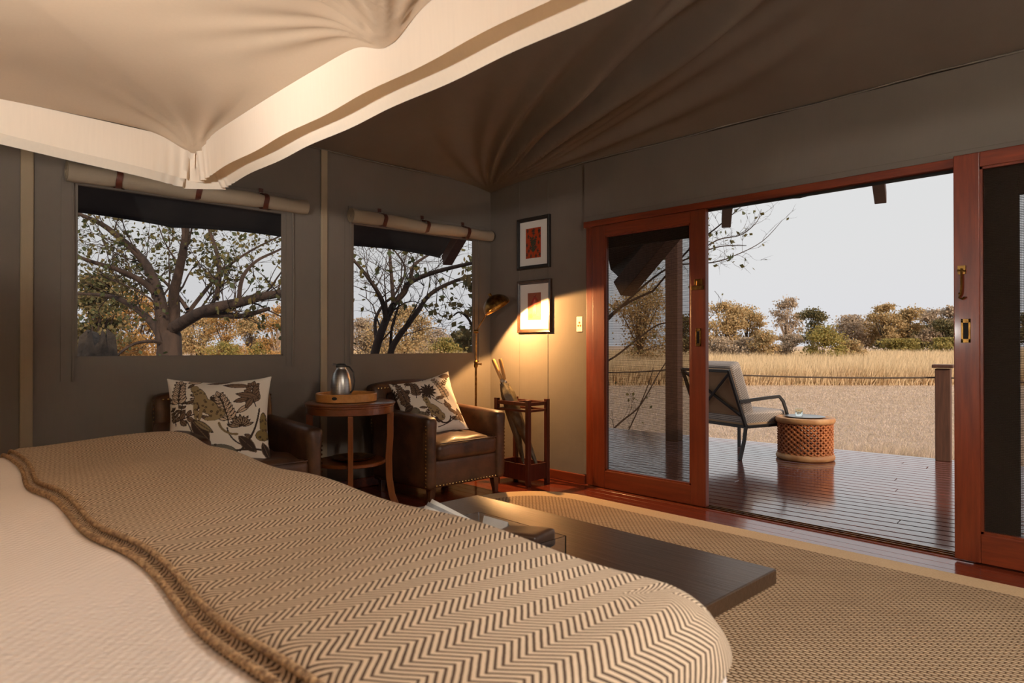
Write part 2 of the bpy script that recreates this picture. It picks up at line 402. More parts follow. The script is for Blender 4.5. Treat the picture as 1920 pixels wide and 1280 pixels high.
fl = struct_empty('floor')
obj('subfloor', MB().box(-4.75, 2.6, -2.3, 4.3, -.5, -.02), M['floorw'], fl)
y = 1.2; k = 0; rr = random.Random(3)
while y < 4.19:
    wd = .091; xs = [-4.66]
    x = -4.66+rr.uniform(.4, 1.8)
    while x < 2.3: xs.append(x); x += rr.uniform(1.4, 2.4)
    xs.append(2.55)
    for a, b in zip(xs, xs[1:]):
        obj('plank', MB().box(a+.0008, b-.0008, y+.0008, min(y+wd, 4.2)-.0008, -.02, 0), M['floorw'], fl, bevel=.0012, segs=1)
    y += wd
obj('rear_boards', MB().box(-4.66, 2.55, -2.25, 1.2, -.02, 0), M['floorw'], fl)

dk = struct_empty('deck_floor'); dk.name = 'deck'
DA = R_(5.6); dk.rotation_euler = (0,0,DA); dk.location = (-1.0, 4.36, -.05)
# boards run along local x; local y steps outwards
row = 0; yy = .10
while yy < 3.72:
    xs = [-6.5]; x = -6.5+rr.uniform(.6,3)
    while x < 5.5: xs.append(x); x += rr.uniform(3.8, 6.2)
    xs.append(6.0)
    for a, b in zip(xs, xs[1:]):
        if b < -5.5 or a > 3: pass
        obj('deck_board', MB().box(a+.002, b-.002, yy, yy+.108, -.035, 0), M['deckw'], dk, bevel=.003, segs=1)
    yy += .121
obj('deck_frame', MB().box(-6.5, 6.0, -.3, 3.72, -.45, -.06), M['rock'], dk)
tri_ = MB(); tri_.add([(-6.6,4.25,-.085),(5.0,4.25,-.085),(5.0,5.2,-.085),(-6.6,4.05,-.085),(-6.6,4.25,-.052),(5.0,4.25,-.052),(5.0,5.02,-.052),(-6.6,4.3,-.052)],
    [(0,1,2,3),(4,7,6,5),(0,4,5,1),(1,5,6,2),(2,6,7,3),(3,7,4,0)])
obj('trim_1', MB().box(-3.5, 2.5, 4.26, 4.39, -.06, -.018), M['deckw'], None, bevel=.004, kind='structure')
tr = struct_empty('trim_2')   # sliding-door track
obj('track_sill', MB().box(-3.49, 2.4, 4.13, 4.27, -.03, .004), M['doorx'], tr, bevel=.002)
for yy in (4.165, 4.205, 4.24):
    obj('track_rail', MB().box(-3.45, 2.4, yy-.003, yy+.003, .004, .012), M['brass'], tr)

# ------------------------------------------------------------------ walls
def wall_with_holes(name, plane, fixed, thick, a0, a1, z1, holes, m, kind='structure'):
    """plane 'x': wall at x=fixed running in y; 'y': wall at y=fixed running in x. holes = (a,b,z0,z1)"""
    mb = MB(); cuts = sorted({a0, a1, *[h[0] for h in holes], *[h[1] for h in holes]}); zc = sorted({-.05, z1, *[h[2] for h in holes], *[h[3] for h in holes]})
    for a, b in zip(cuts, cuts[1:]):
        for c, d in zip(zc, zc[1:]):
            if any(h[0] <= a+1e-6 and b <= h[1]+1e-6 and h[2] <= c+1e-6 and d <= h[3]+1e-6 for h in holes): continue
            if plane == 'x': mb.box(fixed-thick, fixed, a, b, c, d)
            else: mb.box(a, b, fixed, fixed+thick, c, d)
    ob = obj(name, mb, m, None, kind=kind)
    me = ob.data; bm = bmesh.new(); bm.from_mesh(me); bmesh.ops.remove_doubles(bm, verts=bm.verts, dist=1e-5)
    seen = {}
    for f in bm.faces:
        c = f.calc_center_median(); k = (round(c.x,4), round(c.y,4), round(c.z,4)); seen.setdefault(k, []).append(f)
    bmesh.ops.delete(bm, geom=[f for l in seen.values() if len(l) > 1 for f in l], context='FACES')
    bm.to_mesh(me); bm.free()
    return ob
W_FILL = (-1.95, -.55, 1.05, 2.09)   # unseen window opening added to let in fill light, behind the viewer
W1 = (.874, 2.165, 1.055, 2.09); W2 = (2.735, 3.996, 1.052, 2.09)
WT = .03
wl = wall_with_holes('wall_left', 'x', WX, WT, -2.25, 4.26, 2.80, [W1, W2, W_FILL], M['canvas'])
wr_ = wall_with_holes('wall_right', 'y', WY, .05, WX-.03, 2.55, 2.85, [(-3.49, 2.45, -.05, 2.12)], M['canvas'])
wall_with_holes('wall_back', 'x', 2.60, .05, -2.25, 4.26, 5.2, [], M['canvas'])
wall_with_holes('wall_rear', 'y', -2.30, .05, WX-.03, 2.6, 5.2, [], M['canvas'])
# ground-to-floor skirt outside
# canvas sleeves over the tent poles
for i, (a, b) in enumerate(((.605, .667), (2.457, 2.512))):
    obj('trim_%d' % (3+i), MB().box(WX, WX+.018, a, b, 0, 2.62), M['strip'], kind='structure', bevel=.007)
# seams on the door wall
for i, xx in enumerate((-3.93, -4.28)):
    obj('trim_%d' % (5+i), MB().box(xx-.006, xx+.006, WY-.0035, WY+.001, .1, 2.6), M['canvas'], kind='structure', bevel=.002)
# canvas flap hanging over the door head, with its own hem
fp = struct_empty('trim_7')
obj('canvas_flap', MB().box(-3.505, 2.5, WY-.022, WY-.008, 2.10, 2.61), M['canvas'], fp, bevel=.004)
obj('hem', MB().box(-3.505, 2.5, WY-.028, WY-.02, 2.10, 2.165), M['canvas'], fp, bevel=.003)
obj('side_hem', MB().box(-3.53, -3.475, WY-.007, WY-.001, .08, 2.6), M['canvas'], fp, bevel=.002)
obj('baseboard_right', MB().box(-4.66, -3.50, WY-.022, WY, 0, .075), M['doorx'], kind='structure', bevel=.006)
obj('baseboard_left', MB().box(WX, WX+.02, -2.2, WY, 0, .075), M['doorx'], kind='structure', bevel=.006)
# piping where roof lining meets walls
pp = struct_empty('trim_8')
obj('piping', MB().tube([(-4.66+i*.3, WY-.015, 2.618+.006*math.sin(i*1.7)) for i in range(25)], .006, 6), M['roofcanvas'], pp, smooth=60)
obj('piping', MB().tube([(WX+.012, 4.2-i*.3, 2.615+.005*math.sin(i*1.3)) for i in range(22)], .006, 6), M['roofcanvas'], pp, smooth=60)

# ceiling: tent lining with folds fanning from the corner
def ceil_z(X, Y):
    a = X+4.666; b = 4.2-Y
    zA = 2.62+.21*a; zB = 2.62+.36*b; k = .22
    h = np.clip(.5+.5*(zB-zA)/k, 0, 1); z = zB*(1-h)+zA*h-k*h*(1-h)+k*.0
    th = np.degrees(np.arctan2(b, a)); r = np.hypot(a, b)
    f = np.zeros_like(z)
    for t0, wd, am in ((7,1.8,.3),(11.5,1.6,.35),(16,1.6,.6),(20.5,1.3,1.3),(24,1.3,.9),(28,1.5,1.3),(33.5,2.0,.7),(40,3,.4),(50,5,.22)):
        tt = t0+1.2*np.sin(r*1.3+t0)-(t0-17)*.30*(r-1.8)
        f -= am*np.exp(-((th-tt)/wd)**2)
    f *= .125*np.clip(r/.9, 0, 1)**.8*np.exp(-((r-1.8)/3.2)**2)
    f += .018*np.sin(a*1.9+b*.8)*np.clip(np.minimum(a,b)/.6, 0, 1)
    return np.minimum(z+f*np.clip(np.minimum(a,b)/.12, 0, 1), 4.6)
nx, ny = 300, 280
tx = np.linspace(0,1,nx)**1.25; ty = 1-np.linspace(0,1,ny)**1.25
X, Y = np.meshgrid(-4.68+7.3*tx, -2.3+6.52*ty, indexing='ij')
V = np.stack([X, Y, ceil_z(X, Y)], -1).reshape(-1,3)
me = mesh_np('ceiling', V, grid_faces(nx, ny)); me.shade_smooth(); c_ = link('ceiling', me, M['roofcanvas'], None, 'structure')

# window frames/holes: dark reveal, screen
for i, W in enumerate((W1, W2, W_FILL)):
    wn = struct_empty('window_%d' % (i+1))
    a, b, c, d = W
    mb = MB(); mb.box(WX-.012, WX-.002, a-.02, a+.012, c-.02, d); mb.box(WX-.012, WX-.002, b-.012, b+.02, c-.02, d); mb.box(WX-.012, WX-.002, a, b, c-.02, c+.008)
    obj('hem', mb, M['canvas'], wn)
    s = MB(); s.add([(WX-.02, a, c),(WX-.02, b, c),(WX-.02, b, d),(WX-.02, a, d)], [(0,1,2,3)])
    ob = obj('insect_screen', s, None, wn)
    ob.data.materials.append(M['winscreen'])
# side zip flaps of the windows
def flap(y0, y1, z0, lab, nm):
    mb = MB(); mb.tube([(WX+.010, y1, z0), (WX+.012, y1+.004, 1.6), (WX+.010, y1, 2.12)], .007, 6)
    mb.box(WX+.001, WX+.006, y0, y1, z0, 2.12)
    return tag(obj(nm, mb, M['canvas'], smooth=40), lab, 'flap', 'zipped canvas strips beside the windows')
flap(.800, .858, .915, 'khaki canvas zip strip hanging at the left edge of the wider-looking window', 'zip_strip')
flap(2.185, 2.235, .98, 'khaki canvas zip strip between the first window and the pole sleeve', 'zip_strip')
flap(2.665, 2.715, .98, 'khaki canvas zip strip just right of the pole sleeve above the flask', 'zip_strip')
flap(4.0, 4.045, .99, 'khaki canvas zip strip behind the lamp pole near the corner', 'zip_strip')

# rolled blinds
def blind(y0, y1, z, r0, r1, straps, label):
    t = thing('rolled_blind', label, 'blind', (WX+.06, (y0+y1)/2, z), 0, 'rolled canvas window blinds')
    L = y1-y0; n = 64; k = 24; vs = []; fs = []
    st = [s-(y0+y1)/2 for s in straps]
    for i in range(n+1):
        yy = -L/2+L*i/n; r = r0+(r1-r0)*i/n
        pinch = sum(math.exp(-((yy-q)/.035)**2) for q in st)
        sag = .012*math.cos(math.pi*yy/L)
        sag -= .010*abs(math.sin(2.2*math.pi*yy/L))
        r *= 1-.14*pinch+(.07 if abs(yy) > L/2-.05 else 0)
        for j in range(k):
            a = 2*math.pi*j/k; rad = r*(1+.03*math.sin(2*a+yy*4)+.018*math.sin(5*a+yy*9))
            vs.append((math.cos(a)*rad, yy, -sag+math.sin(a)*rad))
    for i in range(n):
        for j in range(k): fs.append((i*k+j, i*k+(j+1)%k, (i+1)*k+(j+1)%k, (i+1)*k+j))
    fs += [tuple(range(k-1,-1,-1)), tuple(n*k+j for j in range(k))]
    obj('roll', MB().add(vs, fs), M['rollcanvas'], t, smooth=50)
    for s in (-1, 1):
        sp = MB()
        sp.tube([(math.cos(a)*(.008+.0018*a*1.6), s*(L/2+.001), math.sin(a)*(.008+.0018*a*1.6)) for a in [q*.4 for q in range(36)]], .0022, 4)
        obj('coiled_edge', sp, M['strip'], t)
    obj('top_hem', MB().box(-.058, -.048, -L/2+.01, L/2-.02, .0, .085), M['canvas'], t, bevel=.003)
    for q in st:
        b = MB(); pts = [(.0+math.cos(a)*(r0+.004)*.93, q+.004*math.sin(a*3), math.sin(a)*(r0+.004)*.93) for a in [R_(x) for x in range(-190, 125, 15)]]
        b.bar(pts, .003, .034, up=(0,1,0))
        so = obj('strap', b, M['strapl'], t, smooth=40)
        obj('strap_tab', MB().box(-.052, -.044, q-.016, q+.016, .055, .10), M['strapl'], t, bevel=.002)
        bk = MB(); bk.tube([(-.040, q-.016, .052), (-.032, q-.016, .066), (-.032, q+.016, .066), (-.040, q+.016, .052), (-.040, q-.016, .052)], .0028, 6)
        bk.tube([(-.036, q+.0, .066), (-.020, q+.004, .046)], .002, 6)
        obj('buckle', bk, M['steel'], so, smooth=40)
    return t
blind(.816, 2.314, 2.145, .056, .050, (1.08, 1.542, 1.993), 'rolled canvas blind over the left window, partly under the bed canopy corner')
blind(2.684, 4.150, 2.140, .052, .047, (2.975, 3.40, 3.85), 'rolled canvas blind over the window nearest the corner and lamp')

# ------------------------------------------------------------------ doors
def door(name, x0, x1, y0, y1, z0, z1, stile, top, bot, mull=None):
    d = struct_empty(name)
    obj('stile', MB().box(x0, x0+stile, y0, y1, z0, z1), M['door'], d, bevel=.004)
    obj('stile', MB().box(x1-stile, x1, y0, y1, z0, z1), M['door'], d, bevel=.004)
    obj('rail', MB().box(x0+stile, x1-stile, y0, y1, z1-top, z1), M['doorx'], d, bevel=.004)
    obj('rail', MB().box(x0+stile, x1-stile, y0, y1, z0, z0+bot), M['doorx'], d, bevel=.004)
    g = .012; a, b, c, e = x0+stile, x1-stile, z0+bot, z1-top
    bd = MB()
    for q in ((a, a+g, c, e), (b-g, b, c, e)): bd.box(q[0], q[1], y0+.006, y1-.006, q[2], q[3])
    for q in ((a, b, c, c+g), (a, b, e-g, e)): bd.box(q[0], q[1], y0+.006, y1-.006, q[2], q[3])
    obj('glazing_bead', bd, M['door'], d)
    s = MB(); ym = (y0+y1)/2; s.add([(a, ym, c),(b, ym, c),(b, ym, e),(a, ym, e)], [(0,1,2,3)])
    obj('insect_screen', s, M['screen'], d)
    return d
d1 = door('door_1', -3.392, -2.394, 4.150, 4.195, .012, 2.075, .118, .085, .135)
d2 = door('door_2', -.920, .30, 4.105, 4.150, .012, 2.125, .115, .078, .150)
# outer, dark wood frames standing behind both leaves
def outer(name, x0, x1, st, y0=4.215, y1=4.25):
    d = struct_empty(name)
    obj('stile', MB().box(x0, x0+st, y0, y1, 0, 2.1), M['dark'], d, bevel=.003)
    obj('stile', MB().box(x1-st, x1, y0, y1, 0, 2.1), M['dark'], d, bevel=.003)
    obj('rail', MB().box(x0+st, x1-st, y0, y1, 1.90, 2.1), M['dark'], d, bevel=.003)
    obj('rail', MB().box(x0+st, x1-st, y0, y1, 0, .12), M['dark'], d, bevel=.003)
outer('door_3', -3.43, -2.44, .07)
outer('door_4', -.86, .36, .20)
fr = struct_empty('trim_9')       # door frame
obj('jamb', MB().box(-3.49, -3.393, 4.185, 4.26, 0, 2.12), M['door'], fr, bevel=.006)
obj('jamb', MB().box(2.35, 2.45, 4.13, 4.26, 0, 2.12), M['door'], fr, bevel=.006)
obj('lintel', MB().box(-3.49, 2.45, 4.152, 4.26, 2.077, 2.125), M['doorx'], fr, bevel=.004)
obj('track_channel', MB().box(-3.39, 2.35, 4.197, 4.215, 2.06, 2.077), M['dark'], fr)
def pull(x, z, y, par):
    h = MB(); w2, h2 = .021, .062
    for q in ((-w2, -w2+.010, -h2, h2), (w2-.010, w2, -h2, h2), (-w2, w2, -h2, -h2+.02), (-w2, w2, h2-.02, h2)): h.box(x+q[0], x+q[1], y-.004, y, z+q[2], z+q[3])
    ho = obj('recessed_pull', h, M['brass'], par, bevel=.001)
    obj('recess_shade', MB().box(x-w2+.009, x+w2-.009, y-.0012, y, z-h2+.018, z+h2-.018), M['dark'], ho)  # flat black plate stands in for the shade inside the pull
    sc = MB()
    for a in (-1,1):
        for b in (-1,1): sc.lathe([(0,0),(.0035,0),(.0035,.002),(0,.003)], 8, (x+a*.013, y-.006, z+b*.052))
    obj('screw', sc, M['brightbrass'], ho)
pull(-2.447, 1.185, 4.150, d1); pull(-.866, 1.205, 4.105, d2)
# catch on door 1
cc = MB(); cc.box(-2.50, -2.405, 4.138, 4.150, 1.515, 1.545); cc.tube([(-2.45,4.135,1.545),(-2.445,4.128,1.575),(-2.43,4.128,1.585)], .006, 6); cc.box(-2.475,-2.415,4.140,4.150,1.55,1.59)
obj('door_catch', cc, M['brass'], d1, bevel=.002)
kk = MB(); kk.box(-.900,-.865,4.097,4.105,1.50,1.545)
kk.tube([(-.882,4.09,1.53),(-.882,4.088,1.44),(-.884,4.09,1.395),(-.893,4.088,1.378),(-.878,4.088,1.37),(-.866,4.088,1.38)], .0055, 6)
kk.tube([(-.90,4.09,1.52),(-.865,4.09,1.515)], .005, 6); kk.tube([(-.895,4.09,1.40),(-.882,4.09,1.395)], .006, 6)
obj('hanging_hook', kk, M['brass'], d2, smooth=40)

# ------------------------------------------------------------------ flysheet eaves and rafters outside
def eave(name, p0, p1, inn, zi, zo, n, label):
    # sheet from wall line (zi) out to hanging scalloped edge (zo)
    p0, p1 = Vector(p0), Vector(p1); vs = []; fs = []
    for i in range(n+1):
        t = i/n; o_ = p0.lerp(p1, t); q = inn(o_)
        sc = .035*abs(math.sin(t*math.pi*n/14))**.8
        vs += [(q[0], q[1], zi), (o_.x, o_.y, zo+sc+.03), (o_.x, o_.y, zo+sc), (o_.x*.999, o_.y*.999, zo+sc+.004)]
    for i in range(n):
        for j in range(3): fs.append((i*4+j, i*4+j+1, i*4+5+j, i*4+4+j))
    ob = obj(name, MB().add(vs, fs), M['rock'], smooth=50); m = ob.modifiers.new('thick', 'SOLIDIFY'); m.thickness = .006
    return tag(ob, label, 'awning')
eave('eave_canopy', (-5.0, 5.40, 0), (3.2, 5.40, 0), lambda o: (o.x, 4.27), 2.75, 2.315, 84, 'dark flysheet edge jutting out above the open door')
eave('eave_canopy', (-5.95, -2.4, 0), (-5.95, 4.6, 0), lambda o: (-4.72, o.y), 2.78, 2.105, 70, 'dark flysheet edge outside the two mesh windows')
def rafter(a, b, w_, label, m='postw'):
    ob = obj('rafter', MB().bar([a, b], w_, w_*1.15), M[m], bevel=.006)
    return tag(ob, label, 'beam', 'roof pole ends under the flysheet')
rafter(P(1640,262,4.45), P(1652,371,5.35), .085, 'square rafter end poking down from the eave at the right of the door opening')
rafter(P(1370,315,4.9), P(1362,418,6.0), .08, 'square rafter end beside the bare twigs at the top left of the door opening')
rafter(P(1310,370,6.3), P(1168,542,7.2), .17, 'thick slanting hip beam seen through the left door screen')
rafter(P(885,405,6.2), P(838,488,7.0), .10, 'slanting rafter end seen through the corner window')
hs = MB(); a_, b_, c_2, d_ = P(1300,380,6.3), P(1172,530,7.2), P(1145,505,7.6), P(1120,380,6.6)
ob = obj('flysheet_corner', MB().add([a_, b_, c_2, d_], [(0,1,2,3)]), M['rock']); mm = ob.modifiers.new('thick','SOLIDIFY'); mm.thickness = .006
tag(ob, 'dark corner of the flysheet stretched above the slanting hip beam', 'awning')

# ------------------------------------------------------------------ rug
rg = thing('sisal_rug', 'large beige basket-weave rug with a flat woven border and rounded corners', 'rug', (0,0,0))
def rrect(x0, x1, y0, y1, r, n=10, wob=0):
    pts = []
    for cx, cy, a0 in ((x1-r,y1-r,0),(x0+r,y1-r,90),(x0+r,y0+r,180),(x1-r,y0+r,270)):
        for i in range(n+1):
            a = R_(a0+90*i/n); pts.append((cx+r*math.cos(a), cy+r*math.sin(a)))
    return pts
def slab(loops, z0, z1):
    n = len(loops[0]); vs = [(x,y,z1) for L in loops for x,y in L]+[(x,y,z0) for x,y in loops[0]]
    fs = []
    for l in range(len(loops)-1):
        for j in range(n): fs.append((l*n+j, l*n+(j+1)%n, (l+1)*n+(j+1)%n, (l+1)*n+j))
    return vs, fs, n
ou = rrect(-3.74, 1.9, -.9, 3.83, .55); inr = rrect(-3.60, 1.76, -.76, 3.68, .45)
vs, fs, n = slab([ou, inr], .001, .012); b0 = 2*n
for j in range(n): fs.append((j, b0+j, b0+(j+1)%n, (j+1)%n))
obj('border', MB().add(vs, fs), M['rugborder'], rg)
obj('weave', MB().add([(x,y,.0135) for x,y in inr]+[(x,y,.001) for x,y in inr], [tuple(range(n))]+[(j, n+j, n+(j+1)%n, (j+1)%n) for j in range(n)]), M['rug'], rg)

# ------------------------------------------------------------------ armchairs
def armchair(cy, label):
    t = thing('leather_armchair', label, 'armchair', (-4.10, cy, 0), 0, 'studded club chairs under the windows')
    W2_ = .375; XB, XF = -.40, .35
    obj('seat_frame', MB().rbox(-.02, 0, .215, .70, .60, .20, .02, 8), M['leather'], t, smooth=60)
    def crush(p): return (p.x, p.y, p.z+.012*math.sin(p.x*21+p.y*9)*math.sin(p.y*17)*(1 if p.z > .4 else 0))
    obj('seat_cushion', MB().rbox(.055, 0, .375, .60, .575, .14, .045, 16, crown=.035, fn=crush), M['leather'], t, smooth=80)
    mb = MB()
    for s in (-1,1): mb.tube([(-.2, s*.285, .44), (.33, s*.285, .44)], .004, 6)
    mb.tube([(.352, -.27, .435), (.352, .27, .435)], .0045, 6)
    obj('cushion_piping', mb, M['leather'], t, smooth=60)
    for s in (-1, 1):
        yc = s*(W2_-.047)
        def arm(p, yc=yc, s=s):
            z = p.z
            if p.z > .4: z = p.z+.02*max(0, (-p.x)/.4)-.015*max(0, p.x/.35)
            roll = .012*max(0, (p.z-.50)/.12)
            return (p.x, p.y+s*roll*(1 if (p.y-yc)*s > 0 else -.4), z)
        obj('arm', MB().rbox(-.02, yc, .375, .745, .094, .53, .042, 12, fn=arm), M['leather'], t, smooth=80)
    def backf(p): return (p.x-.10*max(0, (p.z-.3)/.5), p.y, p.z-.03*(abs(p.y)/.36)**2*(1 if p.z > .6 else 0)*1)
    obj('backrest', MB().rbox(-.32, 0, .47, .13, .74, .76, .04, 14, fn=backf), M['leather'], t, smooth=80)
    def ipf(p): return (p.x-.08*max(0, (p.z-.3)/.5), p.y, p.z)
    obj('back_cushion', MB().rbox(-.235, 0, .60, .11, .53, .34, .045, 10, fn=ipf), M['leather'], t, smooth=80)
    for x, s in ((.29,-1),(.29,1),(-.33,-1),(-.33,1)):
        q = MB(); yc = s*.30
        q.add([(x-.028,yc-.028,.125),(x+.028,yc-.028,.125),(x+.028,yc+.028,.125),(x-.028,yc+.028,.125),(x-.012,yc-.016+s*.012,0.0),(x+.018,yc-.016+s*.012,0.0),(x+.018,yc+.016+s*.012,0.0),(x-.012,yc+.016+s*.012,0.0)],
              [(0,1,2,3),(7,6,5,4),(0,4,5,1),(1,5,6,2),(2,6,7,3),(3,7,4,0)])
        obj('leg', q, M['legw'], t, bevel=.003)
    nl = MB(); 
    def nail(x, y, z, ax):
        r = .0078; nn = 6; vs = []
        for i, (rr_, h) in enumerate(((r, 0), (r*.7, .003))):
            for j in range(nn):
                a = 2*math.pi*j/nn; c, s_ = math.cos(a)*rr_, math.sin(a)*rr_
                vs.append((x+h*ax[0]+ (0 if ax[0] else c), y+h*ax[1]+(c if ax[0] else 0), z+s_))
        vs.append((x+.004*ax[0], y+.004*ax[1], z))
        nl.add(vs, [(j,(j+1)%nn,nn+(j+1)%nn,nn+j) for j in range(nn)]+[(nn+j, nn+(j+1)%nn, 2*nn) for j in range(nn)])
    for i in range(20): nail(.331, -.28+i*.0295, .135, (1,0))
    for s in (-1,1):
        for i in range(17): nail(.325, s*.3755, .14+i*.0265, (0,s))
        for i in range(14): nail(-.375-.0015*i, s*.371, .45+i*.026, (0,s))
    for s in (-1,1):
        for i in range(12): nail(-.292-.10*(i*.03+.12)/.5, s*.345, .50+i*.027, (1,0))
    for i in range(24): nail(-.345, -.33+i*.0287, .795, (1,0))
    for j in range(8):
        pass
    o = obj('brass_studs', nl, M['brightbrass'], t, smooth=60, kind='stuff')
    return t
armchair(1.625, 'brown leather club chair behind the bed corner, left of the side table')
armchair(3.165, 'brown leather club chair in the corner between side table and umbrella stand')

# ------------------------------------------------------------------ painted cotton prints (drawn as colours on dense cloth)
def paint(n0, n1, bgc, ops):
    u, v = np.meshgrid(np.linspace(-1,1,n0), np.linspace(-1,1,n1), indexing='ij')
    C = np.zeros((n0,n1,3)); C[:] = bgc
    for op in ops: op(u, v, C)
    return C
def blend(C, m, col): 
    m = np.clip(m,0,1)[...,None]; C[:] = C*(1-m)+np.array(col)*m
DK = hexc(66,52,44); BR = hexc(126,100,80); CR = hexc(214,186,158)
def leaf(cx, cy, ang, L, w_, fill=BR, edge=DK, rib=True):
    def f(u, v, C):
        c, s = math.cos(R_(ang)), math.sin(R_(ang)); a = ((u-cx)*c+(v-cy)*s)/L; b = (-(u-cx)*s+(v-cy)*c)/w_
        prof = np.where((a > 0) & (a < 1), np.sin(np.pi*np.clip(a,0,1))**.8, 0)
        d = prof-np.abs(b); e_ = .014/w_
        blend(C, (d > 0)*1.0, edge); blend(C, (d > e_*1.2)*1.0, fill)
        if rib: blend(C, ((np.abs(b) < e_*.45) & (a > 0) & (a < 1))*1.0, edge)
    return f
def stem(pts, w_=.012, col=DK):
    def f(u, v, C):
        for (x0,y0),(x1,y1) in zip(pts, pts[1:]):
            dx, dy = x1-x0, y1-y0; t = np.clip(((u-x0)*dx+(v-y0)*dy)/(dx*dx+dy*dy+1e-9), 0, 1)
            blend(C, (np.hypot(u-x0-t*dx, v-y0-t*dy) < w_)*1.0, col)
    return f
def curve(x0, y0, ang, L, bend, n=10):
    pts = [(x0,y0)]; a = ang
    for i in range(n): a += bend/n; x0 += math.cos(R_(a))*L/n; y0 += math.sin(R_(a))*L/n; pts.append((x0,y0))
    return pts
def frond(x0, y0, ang, L, bend, k, size, fill=BR):
    pts = curve(x0, y0, ang, L, bend, k); ops = [stem(pts)]
    for i, (x,y) in enumerate(pts[1:]):
        a = ang+bend*(i+1)/k; s = size*(1-.45*i/k)
        ops += [leaf(x,y,a+48,s,s*.30,fill), leaf(x,y,a-48,s,s*.30,fill)]
    ops.append(leaf(pts[-1][0],pts[-1][1],ang+bend,size*.7,size*.2,fill)); return ops
def cat(pts, col=hexc(158,134,96)):
    """spotted big cat: ellipses (cx,cy,rx,ry,ang)"""
    def f(u, v, C):
        m = np.full(u.shape, -1.0)
        for cx,cy,rx,ry,an in pts:
            c, s = math.cos(R_(an)), math.sin(R_(an)); a = ((u-cx)*c+(v-cy)*s)/rx; b = (-(u-cx)*s+(v-cy)*c)/ry
            m = np.maximum(m, 1-np.hypot(a,b))
        blend(C, (m > 0)*1.0, DK); ins = m > .07
        blend(C, ins*1.0, col)
        rs = random.Random(5)
        for _ in range(420):
            x, y = rs.uniform(-1,1), rs.uniform(-1,1); d = np.hypot(u-x, v-y)
            blend(C, (ins & (d < .024) & (d > .008))*.85, DK)
    return f
def fan(cx, cy, a0, a1, k, L, fill=CR):
    return [leaf(cx, cy, a0+(a1-a0)*i/(k-1), L*(1-.12*(i%2)), L*.16, fill) for i in range(k)]
def filler(seed, k):
    rs = random.Random(seed); out = []
    for _ in range(k):
        x, y = rs.uniform(-1,1), rs.uniform(-1,1)
        if rs.random() < .5: out.append(leaf(x, y, rs.uniform(0,360), rs.uniform(.16,.3), rs.uniform(.035,.06), rs.choice((BR,CR,hexc(150,126,104)))))
        else: out += frond(x, y, rs.uniform(40,140), rs.uniform(.2,.4), rs.uniform(-40,40), 4, .13, rs.choice((BR,CR)))
    return out
opsA = filler(4, 20)
opsA += frond(-.78,.28,95,.55,-15,6,.22,CR); opsA += frond(.18,-.12,100,.62,12,8,.24,CR)
opsA += frond(.72,.25,120,.5,-35,5,.26,BR); opsA += fan(.42,-.18,20,175,9,.27,hexc(176,148,120))
opsA += [stem(curve(-.62,.0,-55,.55,-30)), leaf(-.52,.0,-52,.58,.13,DK,BR), leaf(-.50,.02,-38,.52,.07,hexc(150,130,96))]
opsA += frond(-.9,.0,0,.6,30,4,.2,BR)
opsA += [leaf(.05,.80,-5,.55,.07,BR), leaf(-.25,.88,8,.5,.06,BR), leaf(.3,.55,-12,.5,.09,BR), leaf(-.6,.9,20,.3,.08,CR)]
opsA += [leaf(.25,.35,15,.34,.06,BR), leaf(.32,.10,35,.35,.06,CR), leaf(.5,.2,60,.3,.07)]
opsA += [stem(curve(.15,-.2,-85,.5,60),.014), stem(curve(.0,-.1,-80,.45,80),.022,hexc(140,116,80))]
opsA += [leaf(.36,-.38,-45,.5,.12,DK,BR), stem(curve(.8,.2,-95,1.0,-35),.02), leaf(.85,-.5,-70,.4,.1,DK,BR), stem(curve(.1,-.72,10,.7,-10),.022)]
opsA += [cat([(-.36,.50,.12,.26,22),(-.20,.26,.22,.15,-42),(-.47,.72,.08,.10,0),(-.44,.22,.045,.26,4),(-.34,.16,.04,.2,-8),(-.04,.10,.16,.12,20),(-.14,-.0,.14,.045,0)])]
opsA += [cat([(.02,-.66,.30,.12,-8),(-.22,-.70,.12,.10,0),(-.14,-.84,.16,.05,30),(.26,-.76,.10,.09,0)], hexc(120,112,98))]
opsA += [cat([(.90,-.12,.10,.26,0),(.86,-.36,.16,.12,10)], hexc(134,112,68))]
opsB = filler(9, 20)
opsB += frond(-.75,.1,100,.7,-10,7,.22,BR); opsB += frond(-.42,.28,70,.5,20,6,.22,BR)
opsB += frond(.58,.0,100,.8,12,8,.20,CR); opsB += fan(.0,.42,-160,200,13,.24,CR)
opsB += [leaf(0,.42,a,.30,.035,DK,DK,False) for a in range(0,360,30)]
opsB += [stem(curve(.05,.2,-60,.4,20)), leaf(.2,.1,5,.28,.06), leaf(.35,-.1,-30,.3,.09), leaf(.5,-.3,-40,.42,.07), leaf(.45,-.6,-10,.35,.08,BR), leaf(.6,-.45,120,.3,.06)]
opsB += [cat([(-.12,.0,.08,.22,8),(.02,-.26,.15,.30,32),(-.15,.16,.09,.09,0),(.16,-.48,.13,.14,0),(-.12,-.34,.035,.2,-5)]), stem(curve(.1,-.62,-70,.5,150),.024,DK)]
opsB += [cat([(-.62,-.15,.18,.16,0),(-.45,-.28,.22,.12,-20)], hexc(110,100,84)), leaf(-.9,.0,10,.3,.12,DK,BR), stem(curve(.0,-.8,0,.8,40),.016), leaf(.8,-.3,-80,.5,.1,BR), leaf(.55,.9,-10,.45,.1)]
